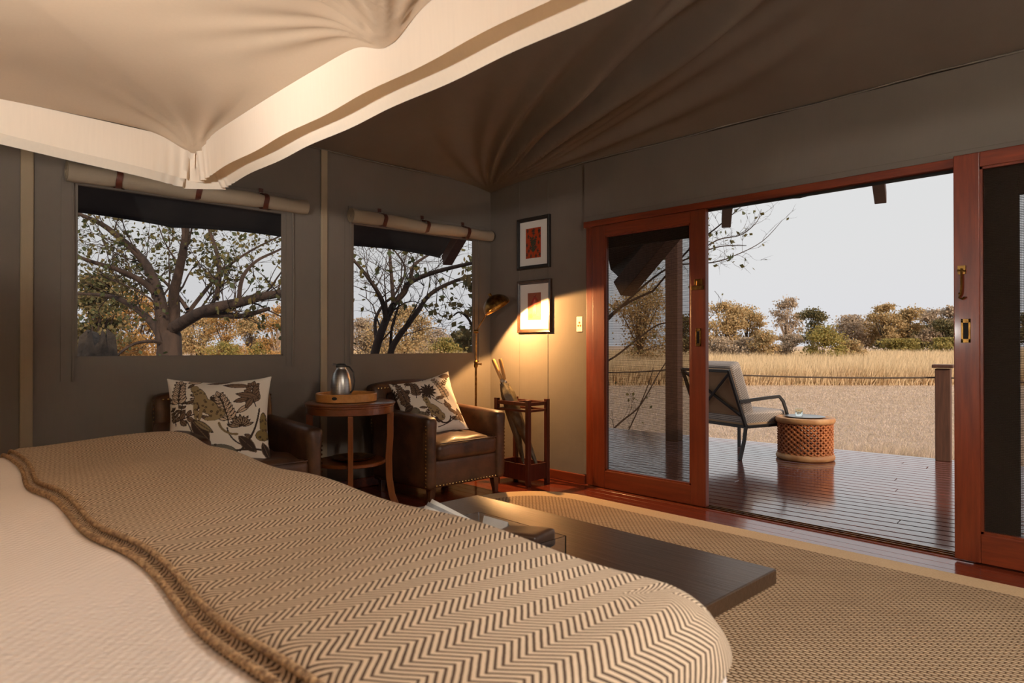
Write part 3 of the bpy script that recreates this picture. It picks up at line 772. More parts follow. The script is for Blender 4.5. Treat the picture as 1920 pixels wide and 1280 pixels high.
def cushion(name, label, loc, rot, S, ops, thick=.085):
    n = 190; C = paint(n, n, hexc(240,228,212), ops)
    u, v = np.meshgrid(np.linspace(-1,1,n), np.linspace(-1,1,n), indexing='ij')
    px = u*(1-.10*(1-v**2)*np.abs(u)**2)*S/2; py = v*(1-.12*(1-u**2)*np.abs(v)**2)*S/2
    h = thick*np.clip((1-np.abs(u)**2.6)*(1-np.abs(v)**2.6), 0, 1)**.55
    wr = .006*np.sin(u*9+v*5)*np.exp(-((1-np.abs(u))*3)**2)+.005*np.sin(v*11-u*4)*np.exp(-((1-np.abs(v))*3)**2)
    front = np.stack([px, py, h+wr*(h>0)], -1).reshape(-1,3); back = np.stack([px, py, -h], -1).reshape(-1,3)
    F = grid_faces(n,n); V = np.concatenate([front, back]); FF = np.concatenate([F, F[:, ::-1]+n*n])
    me = mesh_np(name, V, FF)
    ca = me.color_attributes.new('Col', 'FLOAT_COLOR', 'POINT')
    cc = np.ones((2*n*n,4), np.float32); cc[:n*n,:3] = C.reshape(-1,3); cc[n*n:,:3] = C.reshape(-1,3)
    ca.data.foreach_set('color', cc.ravel()); me.shade_smooth()
    ob = link(name, me, M['print']); ob.location = loc; ob.rotation_euler = rot
    return tag(ob, label, 'cushion', 'leopard print cushions')
def orient(nrm, up):
    z = Vector(nrm).normalized(); x = Vector(up).cross(z).normalized(); y = z.cross(x)
    return Matrix((x, y, z)).transposed().to_euler()
# local x to the picture's right, y up, z to the room
cushion('printed_cushion', 'cream cushion printed with spotted leopards and leaves on the left armchair', (-4.08, 1.50, .665), orient((.80,-.34,.42), (-.16,.06,1)), .59, opsA)
cushion('printed_cushion', 'cream cushion printed with a flower and leopard on the corner armchair', (-4.15, 3.10, .655), orient((.82,-.30,.42), (-.22,-.13,1)), .50, opsB)

# ------------------------------------------------------------------ side table, tray, flask, dish
TX, TY = -4.12, 2.40
t = thing('side_table', 'round two-tier honey wood side table between the armchairs', 'table', (TX, TY, 0))
obj('tabletop', MB().lathe([(0,.742),(.295,.742),(.308,.736),(.308,.728),(.300,.722),(.300,.712),(.296,.708),(.296,.668),(.290,.664),(0,.664)], 64), M['tablex'], t, smooth=35)
for a in (-30, 60, 150, 240):
    c, s = math.cos(R_(a)), math.sin(R_(a)); pts = [(c*r, s*r, z) for r, z in ((.272,.665),(.272,.50),(.262,.35),(.266,.20),(.285,.08),(.315,0.0))]
    obj('leg', MB().bar(pts, .046, .034, up=(-s,c,0)), M['tablew'], t, bevel=.003)
obj('lower_shelf', MB().lathe([(0,.335),(.235,.335),(.24,.330),(.24,.315),(.235,.311),(0,.311)], 48), M['tablex'], t, smooth=35)
# serving tray
t = thing('serving_tray', 'round pale bamboo serving tray with a raised rim on the side table', 'tray', (TX+.0, TY-.03, .742))
pr = [(0,.001),(.195,.001),(.205,.006),(.207,.055),(.203,.060),(.199,.055),(.197,.012),(0,.012)]
obj('tray_body', MB().lathe(pr, 64), M['trayw'], t, smooth=35)
for aa in (-52, 128):
    hd = MB(); vs = []
    for k_ in range(14):
        q = 2*math.pi*k_/14; ang = R_(aa)+.09*math.cos(q); vs.append((.2085*math.cos(ang), .2085*math.sin(ang), .034+.011*math.sin(q)))
    hd.add(vs, [tuple(range(14))]); obj('grip_hole_shade', hd, M['dark'], t)  # black patch on the rim paints the shade of a grip opening
t = thing('vacuum_flask', 'brushed steel vacuum flask with black lid standing in the tray', 'flask', (TX-.02, TY-.06, .754))
obj('flask_body', MB().lathe([(0,0),(.062,0),(.068,.006),(.070,.05),(.070,.10),(.066,.14),(.054,.18),(.040,.205),(.034,.212),(.033,.222),(.034,.226),(0,.226)], 48), M['steel'], t, smooth=50)
obj('lid', MB().lathe([(.034,.226),(.036,.228),(.036,.240),(.030,.246),(.018,.250),(0,.250)], 32), M['blackmetal'], t, smooth=50)
obj('spout', MB().bar([(-.02,-.015,.236),(-.048,-.034,.246)], .03, .012), M['steel'], t, bevel=.003)
obj('handle', MB().tube([(.030,.018,.232),(.052,.034,.226),(.074,.052,.19),(.082,.056,.13),(.074,.050,.07),(.060,.036,.05)], .006, 8), M['blackmetal'], t, smooth=60)
ob = obj('glass_dish', MB().lathe([(0,.0),(.08,.0),(.135,.014),(.148,.022),(.150,.026),(.146,.027),(.13,.019),(.078,.006),(0,.006)], 48, (TX+.02, TY+.01, .336)), M['brass'], smooth=50)
tag(ob, 'shallow dark metal dish on the lower shelf of the side table', 'dish'); ob.name = 'metal_dish'

# ------------------------------------------------------------------ floor lamp
t = thing('floor_lamp', 'aged brass pharmacy floor lamp lit behind the corner armchair', 'lamp', (-4.40, 3.79, 0))
obj('base', MB().lathe([(0,0),(.12,0),(.125,.008),(.12,.02),(.05,.03),(.016,.045),(0,.045)], 40), M['brass'], t, smooth=50)
obj('pole', MB().tube([(0,0,.04),(0,0,.97)], .0095, 12), M['brass'], t, smooth=60)
obj('collar', MB().lathe([(.0,.935),(.014,.935),(.018,.95),(.014,.975),(.02,.985),(.012,1.0),(0,1.0)], 16), M['brass'], t, smooth=50)
obj('adjusting_knob', MB().tube([(.0,0,.968),(.035,.02,.966),(.045,.026,.966)], [.006,.006,.011], 10), M['brass'], t, smooth=50)
obj('upper_pole', MB().tube([(0,0,.98),(0,0,1.245)], .0065, 10), M['brass'], t, smooth=60)
obj('elbow_joint', MB().tube([(-.012,-.012,1.25),(.014,.014,1.25)], .016, 14), M['brass'], t, smooth=50)
HD = Vector((.19, .10, .345+1.13))     # shade centre in lamp space
obj('arm', MB().tube([(0,0,1.25),(.105,.055,1.43)], .006, 10), M['brass'], t, smooth=60)
obj('elbow_joint', MB().tube([(.09,.06,1.425),(.12,.05,1.437)], .015, 14), M['brass'], t, smooth=50)
obj('shade_neck', MB().tube([(.105,.055,1.43),(.135,.07,1.475)], [.010,.016], 12), M['brass'], t, smooth=60)
ax = Vector((.42, .31, -.85)).normalized()          # direction the shade opens to
rotm = ax.to_track_quat('-Z', 'Y').to_matrix().to_4x4()
SH = Vector((.195, .075, 1.455))
sm = MB(); sm.m = Matrix.Translation(SH) @ rotm
prof = [(.104*math.sin(R_(a)), .092*math.cos(R_(a))) for a in range(90, 8, -6)]+[(.012,.094),(.012,.115),(0,.118)]
inner = [(.101*math.sin(R_(a)), .089*math.cos(R_(a))) for a in range(10, 91, 8)]
sm.lathe([(p[0], p[1]) for p in reversed(inner)]+[], 40) if False else None
full = list(reversed(prof))+[(.1045,-.004)]+[(.101*math.sin(R_(a)), .088*math.cos(R_(a))) for a in range(90, 0, -8)]+[(0,.088)]
sm.lathe(full, 44)
sm.v = [tuple(SH+(Vector(p)-SH)*1.18) for p in sm.v]
shd = obj('lamp_shade', sm, M['brass'], t, smooth=50)
bm_ = MB(); bm_.m = Matrix.Translation(SH) @ rotm; bm_.lathe([(0,.022),(.012,.026),(.016,.036),(.016,.046),(.012,.056),(.010,.082),(0,.084)], 20)
m, nt_, bs, out = newmat('lit_bulb'); bs.inputs['Emission Color'].default_value = (1,.68,.34,1); bs.inputs['Emission Strength'].default_value = 30; bs.inputs['Base Color'].default_value = (1,.8,.5,1)
obj('bulb', bm_, m, t, smooth=60)
sl = bpy.data.lights.new('lamp_light', 'SPOT'); sl.energy = 135; sl.color = (1,.54,.20); sl.spot_size = R_(140); sl.spot_blend = .12; sl.shadow_soft_size = .018
slo = bpy.data.objects.new('lamp_light', sl); COL.objects.link(slo); slo.parent = t
slo.location = SH-ax*(-.008); slo.rotation_euler = ax.to_track_quat('-Z', 'Y').to_euler()

# ------------------------------------------------------------------ umbrella stand and umbrellas
SX0, SX1, SY0, SY1, SH_ = -4.15, -3.745, 3.775, 4.03, .69
t = thing('umbrella_stand', 'dark mahogany slatted umbrella stand against the lamplit wall', 'umbrella stand', ((SX0+SX1)/2, (SY0+SY1)/2, 0))
cx, cy = (SX0+SX1)/2, (SY0+SY1)/2; hx, hy = (SX1-SX0)/2, (SY1-SY0)/2; p = .036
for a in (-1,1):
    for b in (-1,1): obj('post', MB().cbox(a*(hx-p/2), b*(hy-p/2), SH_/2, p, p, SH_), M['standw'], t, bevel=.004)
for a in (-1,1):
    for z in (.655, .60): obj('cross_rail', MB().cbox(0, a*(hy-p/2), z, 2*hx-2*p, .016, .03 if z > .62 else .02), M['standw'], t, bevel=.002)
    for z in (.655, .60): obj('cross_rail', MB().cbox(a*(hx-p/2), 0, z, .016, 2*hy-2*p, .03 if z > .62 else .02), M['standw'], t, bevel=.002)
    obj('base_panel', MB().cbox(0, a*(hy-p/2), .105, 2*hx-2*p, .016, .13), M['standw'], t, bevel=.002)
    obj('base_panel', MB().cbox(a*(hx-p/2), 0, .105, .016, 2*hy-2*p, .13), M['standw'], t, bevel=.002)
obj('divider_rail', MB().cbox(0, 0, .655, .016, 2*hy-p, .03), M['standw'], t, bevel=.002)
obj('drip_tray', MB().cbox(0, 0, .055, 2*hx-p, 2*hy-p, .014), M['brass'], t, bevel=.002)
def umbrella(a, b, label, seed):
    a, b = Vector(a), Vector(b); L = (b-a).length; d = (b-a).normalized()
    t = thing('umbrella', label, 'umbrella', tuple(b), 0, 'umbrellas in the stand')
    q = lambda s: (a+d*s)-b
    obj('handle', MB().tube([q(0), q(.02), q(.17), q(.185)], [.013,.0165,.0145,.012], 14), M['beech'], t, smooth=50)
    obj('ferrule_ring', MB().tube([q(.185), q(.19), q(.205), q(.215)], [.014,.018,.018,.014], 14), M['steel'], t, smooth=50)
    rs = random.Random(seed); n = 18; k = 22; up = d.orthogonal().normalized(); sd = d.cross(up); vs = []; fs = []
    for i in range(k):
        s = .215+(L-.30)*i/(k-1); tt = i/(k-1)
        r0 = .018+.026*math.sin(math.pi*min(1, tt*1.9+.05))**.8*(1-tt*.2) if tt < .5 else .040*(1-(tt-.5)*1.55)
        r0 = .024+.030*min(1, tt/.14) if tt < .3 else .054-.042*((tt-.3)/.7)
        for j in range(n):
            an = 2*math.pi*j/n; r = r0*(1+.13*math.sin(an*6+tt*3+seed)*(1-tt*.6)+.05*math.sin(an*3-tt*9))
            vs.append(Vector(q(s))+(up*math.cos(an)+sd*math.sin(an))*r)
    for i in range(k-1):
        for j in range(n): fs.append((i*n+j, i*n+(j+1)%n, (i+1)*n+(j+1)%n, (i+1)*n+j))
    obj('canopy', MB().add(vs, fs), M['oliveumb'], t, smooth=70)
    ti = MB()
    for j in range(8):
        an = 2*math.pi*j/8; o_ = up*math.cos(an)+sd*math.sin(an); ti.tube([Vector(q(.235))+o_*.03, Vector(q(.215))+o_*.026], .003, 5)
    obj('rib_tips', ti, M['steel'], t)
    obj('tip', MB().tube([q(L-.10), q(L-.005)], [.007,.004], 8), M['steel'], t, smooth=50)
umbrella((-4.19,3.80,1.01), (-3.79,3.965,.075), 'furled olive umbrella with beech handle, its steel tip showing at the foot', 1)
umbrella((-4.135,3.83,1.015), (-3.93,3.93,.075), 'second furled olive umbrella with beech handle, behind the first in the stand', 2)

# ------------------------------------------------------------------ pictures and switch
def picture(x0, x1, z0, z1, fm, label, ops, bgc, win, n=(70,100)):
    t = thing('framed_picture', label, 'picture', ((x0+x1)/2, WY, z0), 0, 'framed prints above the umbrella stand')
    w2, H = (x1-x0)/2, z1-z0; b = .034
    f = MB(); y0, y1 = -.028, -.001
    # mitred moulding
    L = [(-w2,0),(w2,0),(w2,H),(-w2,H)]; prof = [(0,y1),(0,y0+.006),(.006,y0),(.016,y0+.002),(.020,y0+.008),(b-.004,y0+.009),(b,y0+.015),(b,y1)]
    vs = []
    for (cx, cz), (sx_, sz_) in zip(L, ((1,1),(-1,1),(-1,-1),(1,-1))):
        for o_, yv in prof: vs.append((cx+sx_*o_, yv, cz+sz_*o_))
    k = len(prof); fs = [(i*k+j, i*k+j+1, ((i+1)%4)*k+j+1, ((i+1)%4)*k+j) for i in range(4) for j in range(k-1)]
    obj('frame', f.add(vs, fs), fm, t)
    obj('mount', MB().box(-w2+b-.002, w2-b+.002, -.012, -.006, b-.002, H-b+.002), M['white'], t)
    C = paint(n[0], n[1], bgc, ops); u, v = np.meshgrid(np.linspace(0,1,n[0]), np.linspace(0,1,n[1]), indexing='ij')
    a0, a1, c0, c1 = win; V = np.stack([-w2+2*w2*(a0+(a1-a0)*u), np.full_like(u, -.0135), H*(c0+(c1-c0)*v)], -1).reshape(-1,3)
    me = mesh_np('print', V, grid_faces(*n)); ca = me.color_attributes.new('Col','FLOAT_COLOR','POINT'); cc = np.ones((n[0]*n[1],4), np.float32); cc[:,:3] = C.reshape(-1,3); ca.data.foreach_set('color', cc.ravel())
    link('print', me, M['artprint'], t)
G1 = hexc(60,74,56); op1 = frond(0,-.75,90,1.0,5,6,.30,G1)+[stem([(0,-.8),(0,.1)],.04,G1)]+frond(0,-.2,50,.6,10,4,.26,G1)+frond(0,-.2,130,.6,-10,4,.26,G1)
for x, y in ((-.75,.85),(-.1,.8),(.1,.85),(.75,.78),(-.65,.45),(.85,.4),(-.85,-.1),(.7,.0),(-.6,-.5),(.6,-.55),(-.85,-.75),(.85,-.8),(-.3,-.85),(.35,-.88)):
    op1 += fan(x, y, 0, 300, 6, .2, G1)
op1 += fan(.05,.62,0,300,6,.24,hexc(84,96,86))+fan(.8,.72,0,300,6,.2,hexc(36,40,40))+fan(-.35,-.3,0,300,6,.26,G1)+fan(.3,-.3,0,300,6,.26,G1)
picture(-4.29, -3.89, 1.80, 2.255, M['frameblk'], 'upper black-framed print of a leafy tree on orange red ground', op1, hexc(176,66,30), (.27,.73,.21,.79))
op2 = [leaf(-.2,-.6,80,1.5,.14,hexc(196,96,84),hexc(170,66,60)), leaf(.15,-.65,95,1.5,.13,hexc(204,110,92),hexc(176,66,60)), leaf(-.6,.1,40,1.2,.1,hexc(164,52,44)), leaf(.7,.3,150,.9,.1,hexc(164,52,44)), stem([(-1,-.62),(1,-.66)],.03,hexc(120,100,50))]
op2 += fan(-.55,-.85,20,160,7,.4,hexc(96,100,44))+fan(.55,-.75,20,160,7,.4,hexc(170,150,70))
picture(-4.285, -3.875, 1.24, 1.70, M['framebrn'], 'lower bronze-framed print of red legs, lit by the lamp', op2, hexc(150,84,60), (.31,.70,.24,.76))
t = thing('wall_socket', 'ivory wall plate with three round holes beside the door', 'socket', (-3.565, WY, 1.24))
obj('plate', MB().box(-.033,.033,-.010,0,0,.125), M['plastic'], t, bevel=.004)
for x, z in ((0,.075),(-.012,.050),(.012,.050)):
    h = MB(); h.m = Matrix.Translation((x,-.0102,z)) @ Matrix.Rotation(R_(90),4,'X'); h.lathe([(0,0),(.0085,0),(.0085,.0012),(.0055,.0012),(.0055,.0004),(0,.0004)], 16)
    obj('pin_hole', h, M['brass'], t)

# ------------------------------------------------------------------ bench and what lies on it
BZ = .47
t = thing('low_bench', 'long black stained wooden bench at the foot of the bed', 'bench', (-1.556, 1.64, 0))
obj('bench_top', MB().box(-.675, .675, -.28, .29, BZ-.045, BZ), M['bench'], t, bevel=.004)
for a in (-1,1): obj('end_panel', MB().box(a*.46-.02, a*.46+.02, -.22, .22, .012, BZ-.045), M['bench'], t, bevel=.003)
obj('stretcher', MB().box(-.44, .44, -.015, .015, .12, .20), M['bench'], t, bevel=.003)
t = thing('acrylic_tray', 'clear acrylic display box on the dark bench', 'display box', (-1.532, 1.38, BZ))
a, b, h, th = .198, .125, .088, .004
obj('bottom_panel', MB().box(-a, a, -b, b, .001, th), M['acrylic'], t)
for s in (-1,1):
    obj('side_panel', MB().box(-a, a, s*b-th/2, s*b+th/2, th, h), M['acrylic'], t)
    obj('side_panel', MB().box(s*a-th/2, s*a+th/2, -b+th, b-th, th, h), M['acrylic'], t)
t = MB(); r = .0012
t.add([(-.058,-.026,0),(.058,-.026,0),(.058,0,.092),(-.058,0,.092),(.058,.026,0),(-.058,.026,0)], [(0,1,2,3),(3,2,4,5)])
ob = obj('tent_card', t, M['paper']); mm = ob.modifiers.new('thick','SOLIDIFY'); mm.thickness = .0008; ob.location = (-1.598, 1.462, BZ+.006)
tag(ob, 'folded white tent card standing inside the acrylic box', 'card')
def leaflet(loc, rot, w_, h_, m, lab):
    n = 6; vs = []; fs = []
    for i in range(n+1):
        x = -w_/2+w_*i/n; vs += [(x, .012*math.sin(i/n*3.0), 0), (x, .012*math.sin(i/n*3.0)+.004, h_)]
    for i in range(n): fs.append((2*i, 2*i+2, 2*i+3, 2*i+1))
    ob = obj('leaflet', MB().add(vs, fs), m, smooth=60); mm = ob.modifiers.new('thick','SOLIDIFY'); mm.thickness = .0015
    ob.location = loc; ob.rotation_euler = rot; return tag(ob, lab, 'leaflet', 'leaflets in the acrylic box')
leaflet((-1.69,1.295,BZ+.032), (R_(-34),R_(6),R_(3)), .27, .095, M['paper'], 'frontmost white leaflet fanned over the left side of the acrylic box')
leaflet((-1.70,1.312,BZ+.034), (R_(-30),R_(7),R_(1)), .27, .095, M['greypaper'], 'grey leaflet fanned just behind the white one in the acrylic box')
leaflet((-1.71,1.330,BZ+.036), (R_(-26),R_(8),R_(-1)), .26, .095, M['paper'], 'rearmost leaflet of the fan, closest to the tent card')
t = thing('wooden_pen_box', 'narrow brown wooden box with dark clasp among the leaflets', 'box', (-1.60, 1.40, BZ+.005))
obj('box_body', MB().box(-.10,.10,-.016,.016,0,.052), M['tablex'], t, bevel=.003)
obj('clasp', MB().box(.075,.10,-.019,.019,.03,.056), M['blackmetal'], t, bevel=.002)
t = MB()
for i in range(12): pass
t.rbox(0,0,.035,.17,.12,.055,.012,10, fn=lambda p: (p.x, p.y, p.z+.010*math.sin(p.x*14+.6)))
ob = obj('leather_notebook', t, M['bookdark'], smooth=60); ob.location = (-1.435, 1.42, BZ+.036); ob.rotation_euler = (0,0,R_(12))
tag(ob, 'dark brown soft leather notebook in the acrylic box', 'notebook')
t = thing('charcoal_book', 'charcoal book with rounded spine at the right end of the acrylic box', 'book', (-1.385, 1.315, BZ+.006))
cv = MB(); prof = [(-.09,-.026),(.03,-.026)]+[(.03+.026*math.sin(R_(a)), -.026*math.cos(R_(a))) for a in range(15, 180, 15)]+[(.03,.026),(-.09,.026)]
vs = [(x, y_, z+.028) for y_ in (-.05,.05) for x, z in prof]; k = len(prof)
cv.add(vs, [(j, j+1, k+j+1, k+j) for j in range(k-1)]+[tuple(range(k)), tuple(range(2*k-1,k-1,-1)), (k-1,0,k,2*k-1)])
obj('cover', cv, M['bookblue'], t, smooth=40)
obj('pages', MB().box(-.093,-.085,-.046,.046,.006,.050), M['paper'], t)
ob = obj('loose_sheet', MB().box(-.06,.06,-.03,.03,0,.0012), M['paper']); ob.location = (-1.49,1.33,BZ+.066); ob.rotation_euler = (R_(8),R_(2),R_(6))
tag(ob, 'loose white sheet lying on the books in the acrylic box', 'paper')
ob.location = (-1.478,1.35,BZ+.076)

# ------------------------------------------------------------------ bed
BX0, BX1, BY1, BT = -2.62, -.39, .85, .785
bedt = thing('bed', 'wide bed with a cream waffle cover filling the foreground', 'bed', (-1.5, -.4, 0))
def soft(u, lim, Rr):      # distance along cloth -> (position, drop)
    x = np.where(u < lim-Rr, u, 0.0); s = np.clip((u-(lim-Rr))/Rr, 0, math.pi/2)
    pos = np.where(u < lim-Rr, u, lim-Rr+Rr*np.sin(s)); drop = np.where(u < lim-Rr, 0, Rr*(1-np.cos(s)))
    ex = np.clip(u-(lim-Rr)-Rr*math.pi/2, 0, None); return pos+ex*.06, drop+ex
def cloth(us, vs, off, Rr=.075, bumps=1.0, dz=0):
    U, Vv = np.meshgrid(us, vs, indexing='ij'); cx = (BX0+BX1)/2; hw = (BX1-BX0)/2
    su = np.sign(U-cx); px, dx = soft(np.abs(U-cx), hw, Rr); py, dy = soft(Vv, BY1, Rr)
    X = cx+su*px; Y = py
    # round the foot corners in plan
    rc = .17; ax_ = np.abs(X-cx)-(hw-rc); ay = Y-(BY1-rc); both = (ax_ > 0) & (ay > 0)
    ln = np.hypot(ax_, ay)+1e-9; lim = rc*np.maximum(np.clip(ax_/rc,0,None), np.clip(ay/rc,0,None)); f = np.where(both, np.minimum(1, np.maximum(lim,1e-6)/ln), 1)
    X = np.where(both, cx+su*(hw-rc+ax_*f), X); Y = np.where(both, BY1-rc+ay*f, Y)
    Z = BT-(dx**2+dy**2)**.5
    top = np.exp(-(dx+dy)*12)
    Z = Z+bumps*top*(.010*np.sin(X*5.1+1)*np.cos(Y*6)+.006*np.sin(X*11+Y*7)-.03*np.clip((np.abs(X-cx)-hw+.5)/.5,0,1)**2*0)
    Z = Z+.022*top*np.exp(-((X+2.50)/.13)**2)*np.clip((Y-.1)/.5,0,1)
    Z = Z+off+dz*1.0
    X = X+su*off*np.clip(dx*8,0,1); Y = Y+off*np.clip(dy*8,0,1)
    return X, Y, Z, U, Vv
def cloth_obj(name, us, vs, off, m, parent, **kw):
    X, Y, Z, U, Vv = cloth(us, vs, off, **kw); 
    V = np.stack([X+1.5, Y+.4, Z], -1).reshape(-1,3); F = grid_faces(len(us), len(vs)); me = mesh_np(name, V, F)
    uvl = me.uv_layers.new(name='UVMap'); idx = F.ravel(); uv = np.stack([(U+5).reshape(-1)[idx], (Vv+5).reshape(-1)[idx]], -1).astype(np.float32)
    uvl.data.foreach_set('uv', uv.ravel()); me.shade_smooth(); return link(name, me, m, parent)
cxx = (BX0+BX1)/2; hw = (BX1-BX0)/2
cloth_obj('duvet_cover', np.linspace(cxx-hw-.45, cxx+hw+.45, 240), np.linspace(-1.7, BY1+.45, 200), 0, M['duvet'], bedt)
obj('mattress', MB().rbox(0, -.05, .50, 2.02, 2.28, .44, .06, 8), M['white'], bedt, smooth=60)
obj('bed_base', MB().box(-.98, .98, -1.28, 1.06, .012, .30), M['bench'], bedt, bevel=.01)
thr = thing('chevron_throw', 'brown and cream chevron wool throw folded across the foot of the bed', 'throw', (-1.5, -.4, 0))
us = np.linspace(cxx-hw-.10, cxx+hw+.028, 420)
def edge_y(u): return .300+.010*np.sin(u*4.3)+.006*np.sin(u*11+1)
def throw_layer(name, off, y_in, y_out, droll):
    X0 = None; nvv = 110; t_ = np.linspace(0,1,nvv)
    U = np.repeat(us[:,None], nvv, 1); V0 = edge_y(us)[:,None]+y_in; Vv = V0+(y_out-V0)*t_[None,:]
    # cloth() wants separable grids, so evaluate pointwise
    hwl = hw; su = np.sign(U-cxx); px, dx = soft(np.abs(U-cxx), hwl, .075); py, dy = soft(Vv, BY1, .075)
    X = cxx+su*px; Y = py; rc = .17; ax_ = np.abs(X-cxx)-(hwl-rc); ay = Y-(BY1-rc); both = (ax_>0)&(ay>0); ln = np.hypot(ax_,ay)+1e-9
    lim = rc*np.maximum(np.clip(ax_/rc,0,None), np.clip(ay/rc,0,None)); f = np.where(both, np.minimum(1, np.maximum(lim,1e-6)/ln), 1)
    X = np.where(both, cxx+su*(hwl-rc+ax_*f), X); Y = np.where(both, BY1-rc+ay*f, Y)
    Z = BT-(dx**2+dy**2)**.5; top = np.exp(-(dx+dy)*12)
    Z = Z+top*(.010*np.sin(X*5.1+1)*np.cos(Y*6)+.006*np.sin(X*11+Y*7))+.022*top*np.exp(-((X+2.50)/.13)**2)*np.clip((Y-.1)/.5,0,1)
    d = Vv-V0; Z = Z+off*(1-np.exp(-d/.012))+.002+droll*np.exp(-((d-.02)/.03)**2)
    X = X+su*off*np.clip(dx*8,0,1); Y = Y+off*np.clip(dy*8,0,1)
    F = grid_faces(len(us), nvv); me = mesh_np(name, np.stack([X+1.5,Y+.4,Z],-1).reshape(-1,3), F)
    uvl = me.uv_layers.new(name='UVMap'); idx = F.ravel(); uvl.data.foreach_set('uv', np.stack([(U+5).reshape(-1)[idx], (Vv+5).reshape(-1)[idx]],-1).astype(np.float32).ravel()); me.shade_smooth()
    ob = link(name, me, M['chevron'], thr); return X, Y, Z
throw_layer('lower_fold', .007, -.016, BY1+.10, 0)
Xt, Yt, Zt = throw_layer('upper_fold', .019, .0, BY1+.02, .004)
# looped selvedge of both folds
def selvedge(name, off, zz, m):
    n = 1500; pts = []; rs = []
    for i in range(n):
        f = i/(n-1)*(len(us)-1); j = min(len(us)-2, int(f)); g = f-j
        x0, y0, z0 = (A[j,0]*(1-g)+A[j+1,0]*g for A in (Xt, Yt, Zt))
        pts.append((x0+1.5, y0+.4+off+.0012*math.sin(i*1.05), z0+zz+.0008*math.cos(i*1.05))); rs.append(.0042*(1+.34*math.sin(i*1.05)))
    return obj(name, MB().tube(pts, rs, 8), m, thr, smooth=80)
M['wool'] = mat('cream_brown_wool', hexc(198,164,124), hexc(120,90,66), rough=.95, scale=150)
selvedge('looped_edge', .004, .013, M['wool']); selvedge('looped_edge', -.014, .0035, M['wool'])

# ------------------------------------------------------------------ bed canopy
CX0, CX1, CY0, CY1, CZ = -2.62, -.10, -1.5, .88, 1.89
cn = thing('bed_canopy', 'cream cotton canopy with hanging valance stretched above the bed', 'canopy', (-1.5, -.4, CZ))
pins = [(CX0,CY1),(-1.34,CY1),(CX1,CY1),(CX0,-.31),(CX0,CY0)]
n = 260; X, Y = np.meshgrid(np.linspace(CX0,CX1,n), np.linspace(CY0,CY1,n), indexing='ij')
de = np.minimum(np.minimum(X-CX0, CX1-X), np.minimum(Y-CY0, CY1-Y))
Z = .13*(1-np.exp(-de/.45)); 
for px_, py_ in pins:
    r = np.hypot(X-px_, Y-py_); th = np.arctan2(Y-py_, X-px_)
    Z += .007*np.exp(-(r/.26)**1.4)*(r/.12)**.6*np.sin(th*22+np.sin(th*7)*1.5+px_)*np.exp(-((np.abs(np.sin(2*th+.3)))*.2))
    Z -= .05*np.exp(-(r/.10)**2)
def edge_bow(s, L0, L1): return .013*np.sin(np.pi*np.clip((s-L0)/(L1-L0),0,1))
bow_y = np.where(X < -1.34, edge_bow(X, CX0, -1.34)*.3, edge_bow(X, -1.34, CX1)*.3); bow_x = np.where(Y > -.31, edge_bow(Y,-.31,CY1), edge_bow(Y,CY0,-.31))
Z += bow_y*np.exp(-(CY1-Y)/.12)+bow_x*np.exp(-(X-CX0)/.12)
me = mesh_np('canopy_roof', np.stack([X+1.5, Y+.4, Z],-1).reshape(-1,3), grid_faces(n,n)); me.shade_smooth(); link('canopy_roof', me, M['creamroof'], cn)
# valance loops: path round the rectangle, inner and outer curtain
def valance(name, out, ztop, zbot, flare, m, tip):
    path = []
    def seg(a, b, k, nrm):
        for i in range(k): path.append((a[0]+(b[0]-a[0])*i/k, a[1]+(b[1]-a[1])*i/k, nrm))
    c = [(CX0-out,CY0-out),(CX0-out,CY1+out),(CX1+out,CY1+out),(CX1+out,CY0-out)]
    seg(c[0],c[1],180,(-1,0)); seg(c[1],c[2],200,(0,1)); seg(c[2],c[3],60,(1,0)); seg(c[3],c[0],60,(0,-1))
    kz = 14; vs, fs = [], []; np_ = len(path)
    for (x,y,nr) in path:
        dc = min(math.hypot(x-q[0], y-q[1]) for q in c); g_ = math.exp(-(dc/.075)**1.5); g2 = math.exp(-dc/.25)
        s = x+y
        if nr[0] == -1: bow = float(edge_bow(y,-.31,CY1)) if y > -.31 else float(edge_bow(y,CY0,-.31))
        elif nr[1] == 1: bow = .3*(float(edge_bow(x,CX0,-1.34)) if x < -1.34 else float(edge_bow(x,-1.34,CX1)))
        else: bow = 0
        for j in range(kz+1):
            t_ = j/kz; zz = ztop+bow+(zbot-ztop-bow)*t_-tip*g2*t_+(.04*t_*min(1,abs(CY1-y)/.6) if nr[0] == -1 else 0)
            o_ = flare*t_+.016*g_*math.sin(s*170)*(.35+.65*t_)+.004*math.sin(s*14)*t_*(1-g_)
            o_ -= .018*g_*(1-t_)
            vs.append((x+nr[0]*o_+1.5, y+nr[1]*o_+.4, zz))
    for i in range(np_):
        for j in range(kz): a_, b_ = i*(kz+1)+j, ((i+1)%np_)*(kz+1)+j; fs.append((a_, b_, b_+1, a_+1))
    return obj(name, MB().add(vs, fs), m, cn, smooth=85)
valance('inner_valance', 0, 0, -.132, .006, M['cream'], .016)
valance('outer_valance', .012, .004, -.146, .078, M['cream'], .014)
for px_, py_ in pins[:3]:
    cord = MB(); cord.tube([(px_+1.5, py_+.4, .002), (px_+1.5-.01, py_+.4+.06, .35), (px_+1.5, py_+.4+.1, .9)], .003, 6)
    obj('hanging_cord', cord, M['rope'], cn)

